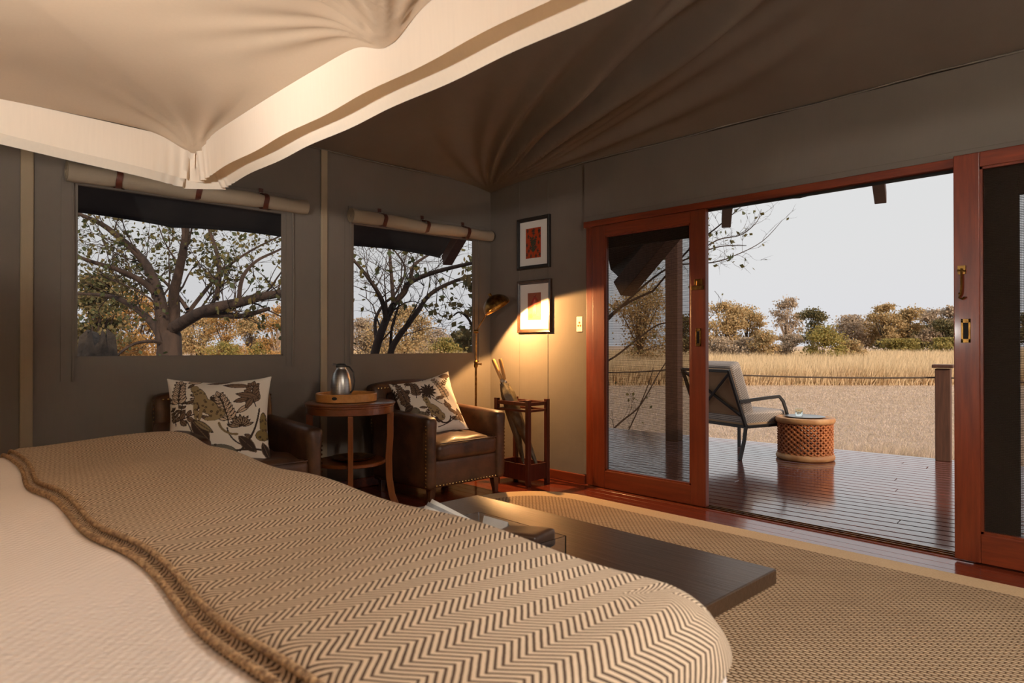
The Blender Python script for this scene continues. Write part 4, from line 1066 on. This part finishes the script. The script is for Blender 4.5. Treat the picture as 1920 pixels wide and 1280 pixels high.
# bedside lamps behind the viewer (outside the frame)
def bedside(loc, label, e_):
    t = thing('bedside_lamp', label, 'lamp', loc)
    obj('lamp_base', MB().lathe([(0,0),(.07,0),(.075,.01),(.03,.03),(.02,.06),(.035,.14),(.02,.22),(.012,.30),(0,.30)], 24), M['brass'], t, smooth=50)
    ml, ntl, bsl, ol = newmat('lamp_shade_linen'); bsl.inputs['Base Color'].default_value = (.85,.7,.5,1)
    tl = N(ntl, 'ShaderNodeBsdfTranslucent'); tl.inputs[0].default_value = (.9,.7,.45,1); mx = N(ntl,'ShaderNodeMixShader'); mx.inputs[0].default_value = .6
    ntl.links.new(bsl.outputs[0], mx.inputs[1]); ntl.links.new(tl.outputs[0], mx.inputs[2]); ntl.links.new(mx.outputs[0], ol.inputs[0])
    obj('shade', MB().lathe([(.16,.28),(.11,.50)], 32) , ml, t, smooth=50)
    obj('nightstand', MB().box(-.22,.22,-.2,.2,-.55,0), M['bench'], t, bevel=.01)
    l = area_lamp('bedside_light', (0,0,.38), e_, (1,.92,.84), .05); l.parent = t
    return t
t = thing('fill_light_globe', 'added glowing globe for fill light, unseen behind the viewer', 'lamp', (1.7, 1.25, 2.75))
ml, ntl, bsl, ol = newmat('fill_globe_glow'); bsl.inputs['Base Color'].default_value = (.9,.82,.7,1)
bsl.inputs['Emission Color'].default_value = (1,.96,.90,1); bsl.inputs['Emission Strength'].default_value = 165   # unseen globe added as fill light (30 % of it reaches the eye through the mix)
tl = N(ntl, 'ShaderNodeBsdfTranslucent'); tl.inputs[0].default_value = (.95,.88,.76,1); mx = N(ntl,'ShaderNodeMixShader'); mx.inputs[0].default_value = .7
ntl.links.new(bsl.outputs[0], mx.inputs[1]); ntl.links.new(tl.outputs[0], mx.inputs[2]); ntl.links.new(mx.outputs[0], ol.inputs[0])
obj('fill_globe_shell', MB().lathe([(.05,-.22)]+[(.23*math.cos(R_(a)), .23*math.sin(R_(a))) for a in range(-70,71,10)]+[(.05,.22)], 24), ml, t, smooth=60)
obj('cord', MB().tube([(0,0,.2),(0,0,1.6)], .005, 6), M['blackmetal'], t)
bedside((-3.02,-1.45,.562), 'bedside lamp with linen shade left of the bed head', 60)
bedside((.15,-1.45,.562), 'bedside lamp with linen shade right of the bed head', 60)

def make_fill_spot(label, loc, aim, e_, size, blend, soft, col):  # unseen spots added to brighten canopy, bed and rug
    t = thing('fill_spot', label, 'lamp', loc); d = (Vector(aim)-Vector(loc)).normalized()
    mb = MB(); mb.m = d.to_track_quat('-Z','Y').to_matrix().to_4x4(); mb.lathe([(0,.11),(.03,.11),(.045,.06),(.05,0),(.046,0),(.04,.05),(0,.09)], 20)
    obj('fill_spot_head', mb, M['brass'], t, smooth=50)
    l = bpy.data.lights.new('fill_spot_light','SPOT'); l.energy = e_; l.color = col; l.spot_size = R_(size); l.spot_blend = blend; l.shadow_soft_size = soft
    lo = bpy.data.objects.new('fill_spot_light', l); COL.objects.link(lo); lo.parent = t; lo.location = d*.06; lo.rotation_euler = d.to_track_quat('-Z','Y').to_euler()
make_fill_spot('added fill spot aimed at the canopy from the left of the bed head', (-2.2,-1.42,1.28), (-.9,.9,2.12), 265, 68, 1, .06, (1,.95,.88))
make_fill_spot('added fill spot aimed at the canopy from the right of the bed head', (-.40,-1.42,1.28), (-2.62,.5,2.42), 370, 60, 1, .06, (1,.95,.88))
make_fill_spot('added fill spot aimed at the rug, unseen behind the viewer', (1.05,.8,2.95), (-.45,2.15,0), 340, 80, 1, .22, (1,.98,.94))
# ------------------------------------------------------------------ deck furniture
DZ = -.05
def outdoor_chair():
    t = thing('deck_chair', 'black metal framed deck armchair with ticking stripe cushions facing the plain', 'chair', (-3.55, 6.86, DZ), R_(74-0))
    # local: +x forward, +y left ; width .68, depth .60
    m = M['blackmetal']; hw_ = .34; B = -.26
    def bars(pts, wx=.028, wy=.028, up=(0,1,0)): return MB().bar(pts, wx, wy, up)
    for s in (-1,1):
        obj('leg', bars([(B-.09,s*hw_,0),(B-.03,s*hw_,.19),(B,s*hw_,.36)], .03,.03), m, t, bevel=.003)
        obj('leg', bars([(.36,s*hw_,0),(.36,s*hw_,.33)], .03,.03), m, t, bevel=.003)
        obj('side_rail', bars([(B,s*hw_,.335),(.37,s*hw_,.335)], .03,.03), m, t, bevel=.003)
        obj('back_upright', bars([(B,s*hw_,.33),(B-.25,s*hw_,.93)], .03,.03), m, t, bevel=.003)
        obj('armrest', bars([(B-.11,s*(hw_+.01),.60),(.0,s*(hw_+.01),.625),(.22,s*(hw_+.01),.635),(.28,s*(hw_+.01),.58),(.33,s*(hw_+.01),.47),(.37,s*(hw_+.01),.335)], .034,.022), m, t, bevel=.003)
    obj('back_rail', bars([(B,-hw_,.335),(B,hw_,.335)], .03,.03,(0,0,1)), m, t, bevel=.003)
    obj('back_rail', bars([(B-.245,-hw_,.915),(B-.245,hw_,.915)], .03,.03,(0,0,1)), m, t, bevel=.003)
    obj('front_rail', bars([(.36,-hw_,.335),(.36,hw_,.335)], .03,.03,(0,0,1)), m, t, bevel=.003)
    obj('cross_brace', bars([(B-.015,-hw_,.42),(B-.235,hw_,.90)], .024,.024,(1,0,.4)), m, t, bevel=.003)
    obj('cross_brace', bars([(B-.015,hw_,.42),(B-.235,-hw_,.90)], .024,.024,(1,0,.4)), m, t, bevel=.003)
    obj('seat_cushion', MB().rbox(.055,0,.42,.62,.63,.13,.03,10,crown=.015), M['stripe'], t, smooth=60)
    bk = MB(); bk.m = Matrix.Translation((B+.10,0,.44)) @ Matrix.Rotation(R_(-22),4,'Y'); bk.rbox(0,0,.30,.15,.63,.60,.04,10)
    obj('back_cushion', bk, M['stripe'], t, smooth=60)
    bp = MB(); bp.m = Matrix.Translation((B+.10,0,.44)) @ Matrix.Rotation(R_(-22),4,'Y'); bp.rbox(-.075,0,.285,.03,.60,.56,.012,4)
    obj('back_panel', bp, M['tan'], t, smooth=60)
    obj('seat_underlay', MB().rbox(.04,0,.36,.58,.62,.04,.01,4), M['tan'], t)
    pl = MB(); pl.m = Matrix.Translation((B+.19,-.02,.475)) @ Matrix.Rotation(R_(-28),4,'Y'); pl.rbox(0,0,.17,.11,.40,.34,.05,10)
    ob = obj('striped_cushion', pl, M['stripe'], smooth=60); ob.location = t.location; ob.rotation_euler = t.rotation_euler
    tag(ob, 'small striped cushion propped on the deck armchair seat', 'cushion')
outdoor_chair()

CTX, CTY = -2.90, 7.02
t = thing('carved_table', 'drum-shaped carved lattice wood table on the deck', 'table', (CTX, CTY, DZ))
obj('base_ring', MB().lathe([(0,0),(.262,0),(.282,.012),(.286,.035),(.276,.058),(.255,.068),(0,.068)], 56), M['carvedrim'], t, smooth=50)
obj('top_rim', MB().lathe([(0,.372),(.255,.372),(.278,.380),(.290,.405),(.284,.430),(.266,.438),(.245,.434),(.235,.428),(0,.428)], 56), M['carvedrim'], t, smooth=50)
lat = MB(); turns = 13; Hh = .305; R0 = .248
for sgn in (-1, 1):
    for i in range(26):
        a0 = 2*math.pi*i/26; pts = []
        for k_ in range(9):
            q = k_/8; a = a0+sgn*q*2*math.pi*6/26; pts.append((R0*math.cos(a), R0*math.sin(a), .067+Hh*q))
        for p0, p1 in zip(pts, pts[1:]):
            pass
        vs = []; fs = []
        for pnt in pts:
            rad = Vector((pnt[0], pnt[1], 0)).normalized(); tg = Vector((-rad.y, rad.x, 0))*sgn; al = (tg*.8+Vector((0,0,.6))).normalized(); sd = rad.cross(al)
            for a_, b_ in ((-1,-1),(1,-1),(1,1),(-1,1)): vs.append(Vector(pnt)+sd*a_*.0085+rad*b_*.016)
        for q in range(8):
            for j in range(4): fs.append((q*4+j, q*4+(j+1)%4, (q+1)*4+(j+1)%4, (q+1)*4+j))
        lat.add(vs, fs)
obj('lattice_drum', lat, M['carved'], t)
kn = MB()
for rw in range(13):
    for i in range(26):
        a = 2*math.pi*(i+(.5 if rw % 2 else 0))/26; z = .067+Hh*rw/12; c, s = math.cos(a), math.sin(a)
        o_ = Vector((R0*c, R0*s, z)); rad = Vector((c,s,0)); tg = Vector((-s,c,0)); up = Vector((0,0,1)); q = .014
        kn.add([o_+rad*.016+tg*q, o_+rad*.016+up*q*.9, o_+rad*.016-tg*q, o_+rad*.016-up*q*.9, o_+rad*.026], [(0,1,4),(1,2,4),(2,3,4),(3,0,4)])
obj('carved_knobs', kn, M['carved'], t, kind='stuff')
ob = obj('round_platter', MB().lathe([(0,0),(.15,0),(.19,.010),(.196,.014),(.19,.016),(.15,.006),(0,.006)], 48, (CTX, CTY, DZ+.429)), M['steel'], smooth=50)
tag(ob, 'shallow silvery platter on the carved deck table', 'platter')
ob = obj('glass_tumbler', MB().lathe([(0,0),(.033,0),(.036,.005),(.042,.085),(.0395,.085),(.034,.012),(0,.012)], 32, (CTX-.06, CTY-.01, DZ+.438)), M['glass'], smooth=50)
tag(ob, 'clear glass tumbler standing on the platter of the carved table', 'glass')

t = thing('rope_post', 'short square hardwood post with a flat cap at the deck edge', 'post', (-1.87, 7.93, DZ))
t.rotation_euler = (0,0,R_(8))
obj('post_shaft', MB().cbox(0,0,.47,.135,.135,.94), M['postw'], t, bevel=.006)
obj('post_cap', MB().cbox(0,0,.965,.185,.185,.035), M['postw'], t, bevel=.006)
obj('rope_post', MB().box(0,.01,0,.01,0,.01), M['postw']) if False else None
t = thing('deck_post', 'tall roof post standing on the deck behind the left door screen', 'post', (-4.60, 7.22, DZ), R_(10))
obj('post_shaft', MB().cbox(0,0,1.45,.165,.165,2.9), M['postw'], t, bevel=.008)
t = thing('rope_post', 'short square post at the left end of the deck rope, behind the door screen', 'post', (-7.0, 7.35, DZ))
obj('post_shaft', MB().cbox(0,0,.47,.135,.135,.94), M['postw'], t, bevel=.006)
obj('post_cap', MB().cbox(0,0,.965,.185,.185,.035), M['postw'], t, bevel=.006)
def rope(a, b, sag, label):
    a, b = Vector(a), Vector(b); pts = [a.lerp(b, i/20)-Vector((0,0,sag*4*(i/20)*(1-i/20))) for i in range(21)]
    tag(obj('rope', MB().tube(pts, .009, 6), M['rope'], smooth=60), label, 'rope', 'rope rail along the deck edge')
rope((-4.60,7.22,.80), (-1.87,7.93,.80), .03, 'thin dark rope slung between the tall post and the capped post')
rope((-1.87,7.93,.80), (2.2,8.35,.80), .05, 'thin dark rope running right from the capped post')
rope((-7.0,7.35,.80), (-4.60,7.22,.83), .06, 'thin dark rope seen through the left door screen')

# ------------------------------------------------------------------ vegetation
def leaves_mesh(name, P0, size, m, parent, seed=0, asp=.6, kind='stuff'):
    rg_ = np.random.default_rng(seed); P0 = np.asarray(P0, float); n = len(P0)
    a = rg_.normal(size=(n,3)); a /= np.linalg.norm(a,axis=1,keepdims=True); b = np.cross(a, rg_.normal(size=(n,3))); b /= np.linalg.norm(b,axis=1,keepdims=True)+1e-9
    s = (size*rg_.uniform(.6,1.3,n))[:,None]
    V = np.stack([P0-a*s*.5, P0+b*s*asp*.5, P0+a*s*.5, P0-b*s*asp*.5], 1).reshape(-1,3); F = np.arange(4*n).reshape(-1,4)
    return link(name, mesh_np(name, V, F), m, parent, kind)
class Tree:
    def __init__(s, seed): s.rs = random.Random(seed); s.mb = MB(); s.tips = []
    def limb(s, pts, r0, r1, depth, spawn=None, n=6, L=None, flat=0):
        pts = [Vector(p) for p in pts]; rs = s.rs; k = len(pts)
        # smooth path
        path = []
        for i in range(k-1):
            p0 = pts[max(i-1,0)]; p1 = pts[i]; p2 = pts[i+1]; p3 = pts[min(i+2,k-1)]
            for j in range(4):
                t = j/4; path.append(.5*((2*p1)+(p2-p0)*t+(2*p0-5*p1+4*p2-p3)*t*t+(3*p1-p0-3*p2+p3)*t**3))
        path.append(pts[-1]); K = len(path)
        s.mb.tube(path, [r0+(r1-r0)*i/(K-1) for i in range(K)], n, False)
        ln = sum((path[i+1]-path[i]).length for i in range(K-1))
        if depth > 0:
            cnt = spawn if spawn is not None else max(3, int(ln*3))
            for c in range(cnt):
                f = rs.uniform(.18, 1.0); i = min(K-2, int(f*(K-1))); d = (path[i+1]-path[i]).normalized()
                rr_ = (r0+(r1-r0)*f)*rs.uniform(.35,.6); s.twig(path[i], d, (L or ln*.42)*rs.uniform(.6,1.2), min(max(rr_*.5,.003),.016), depth-1)
    def twig(s, p, d, L, r, depth):
        rs = s.rs; axis = Vector((rs.gauss(0,1), rs.gauss(0,1), rs.gauss(0,.8))).normalized()
        d = (d*.75+axis*.75+Vector((0,0,.22))).normalized(); k = 5; pts = [p]; dirs = []
        bend = Vector((rs.gauss(0,.25), rs.gauss(0,.25), rs.gauss(0,.22)))
        for i in range(k):
            d = (d+bend*.5+Vector((rs.gauss(0,.14), rs.gauss(0,.14), rs.gauss(0,.14)))).normalized(); p = p+d*L/k; pts.append(p); dirs.append(d)
        s.mb.tube(pts, [r*(1-.7*i/k) for i in range(k+1)], 4 if r < .02 else 5, False)
        if depth > 0:
            for c in range(rs.choice((3,4,5))):
                i = rs.randint(1, k-1); s.twig(pts[i+1], dirs[i], L*rs.uniform(.4,.65), max(r*.5,.0022), depth-1)
        else: s.tips += pts[2:]
    def done(s, name, label, bark, leafm, size, per, group=None, asp=.7, seed=0):
        base = s.mb.v[0]; t = thing(name, label, 'tree', (0,0,0), 0, group)
        obj('trunk_and_branches', s.mb, M[bark], t, smooth=70)
        P0 = []
        for q in s.tips:
            for _ in range(per if per >= 1 else (1 if s.rs.random() < per else 0)): P0.append((q.x+s.rs.gauss(0,.05), q.y+s.rs.gauss(0,.05), q.z+s.rs.gauss(0,.05)))
        if P0: leaves_mesh('foliage', P0, size, M[leafm], t, seed, asp)
        return t
# big tree outside the left window
T = Tree(11); Z0 = 8.6
q = lambda *a: [P(x, y, Z0+dz) for x, y, dz in a]
T.limb(q((312,800,0),(316,720,0),(318,660,0),(318,625,.05)), .17, .14, 0, n=10)
T.limb(q((306,640,0),(304,590,0),(298,555,.1),(288,525,.2),(270,490,.3),(235,455,.3),(190,420,.2),(140,398,.1)), .10, .02, 3, 14, 8, L=1.0)
T.limb(q((322,625,.1),(327,585,.1),(326,550,0),(335,510,-.1),(345,460,-.2),(352,400,-.2),(360,340,-.3)), .085, .03, 3, 12, 8, L=.95)
T.limb(q((326,615,0),(350,600,-.2),(378,585,-.4),(410,575,-.6),(450,567,-.7),(490,556,-.8),(540,548,-.9)), .085, .045, 3, 14, 8, L=.85)
T.limb(q((378,588,-.4),(420,590,-.5),(455,592,-.6),(505,578,-.7)), .05, .022, 2, 8, 6, L=.4)
T.limb(q((305,640,.0),(285,605,.3),(250,575,.6),(205,555,.8),(140,550,1.0)), .06, .02, 3, 9, 6, L=.8)
T.limb(q((300,560,.1),(270,530,.0),(220,505,-.2),(170,490,-.3),(120,470,-.5)), .05, .018, 3, 9, 6, L=.8)
T.limb(q((352,580,-.1),(330,550,.2),(300,520,.4),(270,500,.5)), .03, .012, 2, 6, 5, L=.5)
T.limb(q((405,563,-.6),(411,520,-.6),(408,480,-.5),(395,440,-.4),(385,390,-.3)), .035, .018, 3, 8, 6, L=.7)
T.limb(q((448,560,-.7),(455,520,-.7),(480,490,-.6),(520,470,-.5),(560,450,-.4)), .028, .01, 2, 7, 5, L=.5)
T.limb(q((350,590,0),(385,545,.2),(420,505,.3),(470,470,.4),(530,440,.5)), .03, .01, 3, 8, 5, L=.6)
T.limb(q((318,650,.0),(290,640,-.2),(250,645,-.5),(215,670,-.8)), .03, .012, 2, 6, 5, L=.5)
T.done('spreading_tree', 'large spreading half-bare tree filling the left window', 'bark', 'leafgreen', .065, .75, seed=3)
T = Tree(5)   # stump at lower left of the window
sp_ = MB(); vs = []; fs = []; nn = 16; c0 = P(181,760,7.2)
for i, (zz, r) in enumerate(((-.5,.30),(.2,.25),(.6,.20),(.95,.17),(1.08,.15),(1.16,.09))):
    for j in range(nn):
        a = 2*math.pi*j/nn; rr_ = r*(1+.16*math.sin(j*2.7+i)+.1*math.sin(j*5.1)); vs.append((c0.x+math.cos(a)*rr_, c0.y+math.sin(a)*rr_, zz+(.16*math.sin(j*1.9) if i > 3 else 0)))
for i in range(5):
    for j in range(nn): fs.append((i*nn+j, i*nn+(j+1)%nn, (i+1)*nn+(j+1)%nn, (i+1)*nn+j))
fs.append(tuple(5*nn+j for j in range(nn)))
tag(obj('tree_stump', MB().add(vs, fs), M['deadwood'], smooth=50), 'dark broken tree stump at the lower left of the left window', 'stump')
# leaning tree outside the corner window
T = Tree(21); Z0 = 8.2
T.limb(q((690,800,0),(697,700,0),(706,650,0),(716,620,0),(726,595,.1),(740,568,.1),(758,548,.1),(768,530,.0),(800,515,-.2),(845,502,-.4),(900,490,-.5)), .062, .02, 3, 14, 8, L=.8)
T.limb(q((728,730,0),(732,665,0),(745,635,0),(765,608,0),(785,580,.1),(805,553,.2),(840,532,.2),(900,512,.2),(950,505,.2)), .045, .016, 3, 12, 7, L=.7)
T.limb(q((770,530,0),(775,500,.1),(800,480,.2),(830,465,.3)), .03, .01, 2, 6, 5, L=.5)
T.limb(q((738,570,0),(735,530,.2),(731,480,.3),(728,430,.4)), .03, .014, 3, 8, 5, L=.6)
T.limb(q((724,600,0),(715,560,-.2),(690,520,-.4),(655,480,-.5),(620,465,-.6)), .035, .01, 3, 9, 5, L=.6)
T.limb(q((706,640,0),(704,600,.2),(720,570,.3),(742,550,.4),(760,505,.5),(740,470,.6)), .025, .01, 2, 7, 5, L=.5)
T.limb(q((732,665,.1),(734,620,.1),(742,590,.1),(752,560,.1)), .02, .012, 2, 5, 5, L=.4)
T.done('leaning_tree', 'slender forked bare tree leaning right outside the corner window', 'bark', 'leafgreen', .085, .06, seed=5)
# dark leafy shrub at the corner window's right, close
T = Tree(31); Z0 = 8.0
T.limb(q((905,800,0),(897,700,0),(893,600,.1),(897,540,.1),(905,480,.1)), .035, .015, 3, 8, 6, L=.25)
T.limb(q((897,640,0),(880,600,-.1),(862,585,-.2),(850,592,-.2)), .02, .008, 2, 6, 5, L=.3)
T.done('leafy_sapling', 'dark leaved sapling behind the lamp at the right of the corner window', 'bark', 'leafdark', .075, 1, seed=6)
# twigs hanging into the door opening and behind the left screen
T = Tree(41)
T.limb([P(1040,840,12.2), P(1060,760,12.1), P(1085,690,12), P(1120,620,11.8), P(1165,575,11.4), P(1225,545,11)], .06, .018, 3, 10, 6, L=.6)
T.limb([P(1085,690,12), P(1140,676,11.8), P(1190,640,11.5), P(1235,608,11.2), P(1275,605,11), P(1330,590,10.8)], .02, .006, 2, 8, 6, L=.5)
T.limb([P(1120,620,11.8), P(1180,560,11.2), P(1240,510,10.6), P(1300,480,10.2), P(1350,462,10), P(1400,460,9.8)], .022, .005, 3, 11, 6, L=.5)
T.limb([P(1225,545,11), P(1290,470,10), P(1340,430,9.5), P(1370,405,9.2), P(1392,385,9)], .018, .004, 2, 9, 5, L=.42)
T.limb([P(1270,495,10.4), P(1335,492,10), P(1380,478,9.9), P(1430,452,9.8), P(1468,412,9.7)], .012, .003, 2, 9, 5, L=.30)
T.limb([P(1300,480,10.2), P(1345,450,10), P(1390,440,9.9), P(1420,415,9.8), P(1428,392,9.8)], .012, .003, 2, 9, 5, L=.32)
T.limb([P(1110,840,11.4), P(1165,790,11.3), P(1200,760,11.2), P(1235,700,11.1), P(1262,660,11)], .02, .006, 2, 9, 5, L=.45)
T.limb([P(1130,840,11.4), P(1170,820,11.3), P(1210,735,11.2), P(1225,690,11.1)], .015, .006, 2, 6, 5, L=.4)
T.limb([P(1300,625,10.9), P(1335,592,10.8), P(1352,566,10.7), P(1340,545,10.7)], .005, .003, 0, n=4)
T.done('thorn_tree', 'bare twiggy tree behind the left door, twigs reaching into the opening', 'bark', 'leafgreen', .075, .10, seed=8)
# small shoots beyond the deck
def puff_tree(name, px, top, wpx, Z, leafm, label, seed, bark='bark', dens=1.0, kind='tree', lumps=9, base=None, group='trees on the plain', cat_='tree', trunk=True, size=None):
    rs = random.Random(seed); gz = -.5; top_z = CAMH+(647-top)/1250*Z; H = top_z-gz; Wd = wpx/1250*Z/2; c = P(px, 647, Z); c.z = gz
    t = thing(name, label, cat_, tuple(c), 0, group); mb = MB(); P0 = []
    low = (.30 if name == 'savanna_tree' and Z > 50 else .15) if trunk else .05
    rgx = np.random.default_rng(seed); cents = []
    lumps = int(lumps*1.5)
    for i in range(lumps):
        a = rs.uniform(0, 2*math.pi); rr_ = rs.random()**.6*Wd*.78; z = H*rs.uniform(low, .93); f = 1-max(0, (z/H-.62))*1.5
        cents.append(Vector((math.cos(a)*rr_*f, math.sin(a)*rr_*f, z)))
    cents.append(Vector((0,0,H*.86)))
    if trunk:
        mb.tube([(0,0,-.1),(rs.gauss(0,.1)*Wd*.3,0,H*.25),(rs.gauss(0,.2)*Wd*.3,rs.gauss(0,.2)*Wd*.3,H*.55)], [H*.022,H*.017,H*.01], 6, False)
    for c_ in cents:
        if trunk or rs.random() < .5: mb.tube([(0,0,H*.22 if trunk else 0), tuple(c_*.55+Vector((0,0,H*.12 if trunk else 0))), tuple(c_)], [H*.011,H*.007,H*.002], 5, False)
        lr = Wd*rs.uniform(.20,.40) if lumps > 5 else Wd*.6
        n = int(240*dens); d = rgx.normal(size=(n,3)); d /= np.linalg.norm(d,axis=1,keepdims=True); rad = rgx.random(n)**.45
        pp = np.array(c_)+rgx.normal(size=(n,3))*.52*np.array([lr, lr, min(lr*.6, H*.2)])*(1+.5*rgx.random((n,1))); pp[:,2] = np.clip(pp[:,2], .02, H*1.02); P0.append(pp)
    obj('trunk_and_branches' if trunk else 'stems', mb, M[bark], t, smooth=60)
    leaves_mesh('foliage', np.concatenate(P0), size or max(.08, .0031*Z), M[leafm], t, seed, .75)
    return t
# through the open door
puff_tree('savanna_tree', 1362, 560, 78, 74, 'leafolive', 'olive tree clump nearest the left door edge on the plain', 1, lumps=14, dens=1.3)
puff_tree('savanna_tree', 1402, 572, 62, 78, 'leafolive', 'golden olive tree just right of the first clump', 2, lumps=11, dens=1.2)
puff_tree('savanna_tree', 1476, 553, 62, 72, 'leafgrey', 'tall thin-crowned grey tree with see-through branches', 3, 'palebark', dens=.45, lumps=15)
puff_tree('savanna_tree', 1524, 574, 72, 62, 'leafdark', 'dark green flat-topped tree behind the yellow bush', 4, 'palebark', lumps=9, dens=1.3)
for i, (x, tp, wd, Zz, lm, lab) in enumerate((
    (1588, 592, 84, 112, 'leafgrey', 'grey leafless thicket right of the dark tree'),
    (1622, 600, 60, 112, 'leafolive', 'low olive tree between the thicket and the tall pair'),
    (1657, 566, 56, 104, 'leafolive', 'tall olive tree with bare trunk left of the belt centre'),
    (1700, 571, 60, 106, 'leafolive', 'tall brown olive tree in the middle of the right belt'),
    (1745, 578, 56, 108, 'leafgrey', 'grey brown tree above the capped post'),
    (1786, 570, 52, 100, 'leafgrey', 'pale grey tree at the right edge of the opening'),
    (1775, 600, 60, 96, 'leafdark', 'dark low tree behind the capped post'),
    (1850, 590, 90, 110, 'leafolive', 'olive tree hidden behind the right door stile'),
    (1925, 588, 90, 108, 'leafdark', 'dark tree seen through the right door screen'),
    (1675, 610, 90, 118, 'leafdark', 'dark undergrowth trees under the tall pair'),
    (1730, 612, 90, 118, 'leafdark', 'dark undergrowth tree in the gap of the right belt'),
    (1980, 590, 90, 108, 'leafolive', 'olive tree past the right door screen'))):
    puff_tree('savanna_tree', x, tp, wd, Zz, lm, lab, 20+i, lumps=11, dens=1.25)
for i, (x, tp, wd, Zz, lm, lab) in enumerate((
    (1350, 632, 70, 60, 'leafgrey', 'low grey shrub beside the left door edge'),
    (1395, 634, 60, 58, 'leafgrey', 'low blue grey shrub under the olive trees'),
    (1434, 621, 62, 56, 'leafolive', 'rounded tan grey bush left of the yellow bush'),
    (1482, 628, 56, 58, 'leafgrey', 'grey bush against the yellow green bush'),
    (1545, 612, 84, 55, 'leafbush', 'large yellow green bush in front of the dark tree'),
    (1592, 636, 56, 58, 'leafolive', 'low tan bush right of the yellow green bush'),
    (1690, 636, 80, 98, 'leafbush', 'low green bushes under the right belt of trees'),
    (1775, 634, 60, 92, 'leafbush', 'low green bush behind the capped post'))):
    puff_tree('savanna_bush', x, tp, wd, Zz, lm, lab, 60+i, lumps=12, dens=1.0, trunk=False, group='bushes on the plain', cat_='bush')
# behind the left screen
puff_tree('savanna_tree', 1200, 530, 150, 40, 'leafolive', 'broad olive tree seen through the left door screen', 80, lumps=16, dens=1.5)
puff_tree('savanna_tree', 1285, 590, 70, 60, 'leafdark', 'smaller dark tree at the right of the left door screen', 81, lumps=12, dens=1.2)
# through the windows
for i, (x, tp, wd, Zz, lm, lab, dn) in enumerate((
    (760, 572, 150, 44, 'leafolive', 'olive tree behind the leaning tree in the corner window', 1.5),
    (684, 598, 90, 48, 'leafgrey', 'grey tree at the left of the corner window', 1.1),
    (815, 615, 80, 75, 'leafgrey', 'distant grey trees in the middle of the corner window', 1.1),
    (865, 618, 80, 80, 'leafdark', 'distant dark trees right in the corner window', 1.1),
    (520, 560, 80, 34, 'leafgold', 'golden tree with pale trunks at the right of the left window', .7),
    (470, 588, 70, 46, 'leafolive', 'olive tree left of the pale trunks in the left window', 1.0),
    (425, 562, 90, 38, 'leafgold', 'golden leaved tree right of the big trunk', .8),
    (375, 590, 70, 42, 'leafolive', 'olive tree just right of the big trunk', .9),
    (255, 540, 120, 26, 'leafgold', 'golden leaved tree left of the big trunk', .55),
    (180, 500, 130, 20, 'leafdark', 'dense green tree at the far left of the left window', .8),
    (205, 570, 110, 24, 'leafgold', 'golden thicket low at the left of the left window', .8),
    (335, 600, 60, 60, 'leafolive', 'far olive tree glimpsed behind the big trunk', .9))):
    puff_tree('woodland_tree', x, tp, wd, Zz, lm, lab, 100+i, 'palebark' if x in (520,) else 'bark', lumps=14, dens=dn, group='trees beyond the windows', size=.14 if Zz < 30 else None)
for i, (x, tp, wd, Zz, lm, lab) in enumerate((
    (840, 635, 70, 55, 'leafbush', 'low green bush right in the corner window'), (715, 636, 80, 50, 'leafgrey', 'low grey scrub left in the corner window'),
    (775, 640, 60, 55, 'leafgrey', 'low scrub below the olive tree in the corner window'), (500, 636, 70, 40, 'leafbush', 'low green scrub at the right of the left window'),
    (420, 640, 90, 36, 'leafbush', 'low scrub right of the big trunk'), (270, 630, 120, 24, 'leafgold', 'russet scrub left of the big trunk'))):
    puff_tree('scrub_bush', x, tp, wd, Zz, lm, lab, 140+i, lumps=12, dens=.9, trunk=False, group='scrub beyond the windows', cat_='bush')

# blades of grass
def blades(name, n, Za, Zb, pxa, pxb, h, wd, m, label, seed, lean=.25, gamma=1.0, scalew=True):
    rg_ = np.random.default_rng(seed); Zs = Za+(Zb-Za)*rg_.random(n)**gamma; px = rg_.uniform(pxa, pxb, n); X = (px-960)/1250*Zs
    x = .6925*X-.7213*Zs; y = .7213*X+.6925*Zs
    # clumping
    dn = np.sin(x*.9+np.sin(y*.7)*2)*np.cos(y*1.1+np.sin(x*.5)*2); hh = h*rg_.uniform(.55,1.15,n)*(1+.18*dn)
    a = rg_.uniform(0, np.pi, n); ww = wd*(Zs/Za if scalew else 1)*rg_.uniform(.6,1.3,n); lx = rg_.normal(0,lean,n)*hh+.12*hh; ly = rg_.normal(0,lean,n)*hh
    z0 = np.full(n,-.5); B0 = np.stack([x-np.cos(a)*ww/2, y-np.sin(a)*ww/2, z0],1); B1 = np.stack([x+np.cos(a)*ww/2, y+np.sin(a)*ww/2, z0],1); Tt = np.stack([x+lx, y+ly, z0+hh],1)
    V = np.stack([B0,B1,Tt],1).reshape(-1,3); return tag(link(name, mesh_np(name, V, np.arange(3*n).reshape(-1,3)), m), label, 'grass', None, 'stuff')
blades('tall_grass', 150000, 27, 110, 560, 2000, 1.0, .035, M['grass'], 'tall golden grass standing across the plain', 1, gamma=1.6)
blades('lawn_grass', 130000, 9.0, 28, 560, 2000, .045, .0065, M['turf'], 'short dry straw coloured turf between deck and tall grass', 2, lean=.6, gamma=1.2)
blades('edge_grass', 9000, 8.9, 9.7, 1100, 1900, .22, .006, M['turf'], 'longer straggly grass along the outer edge of the deck', 3, lean=.35)
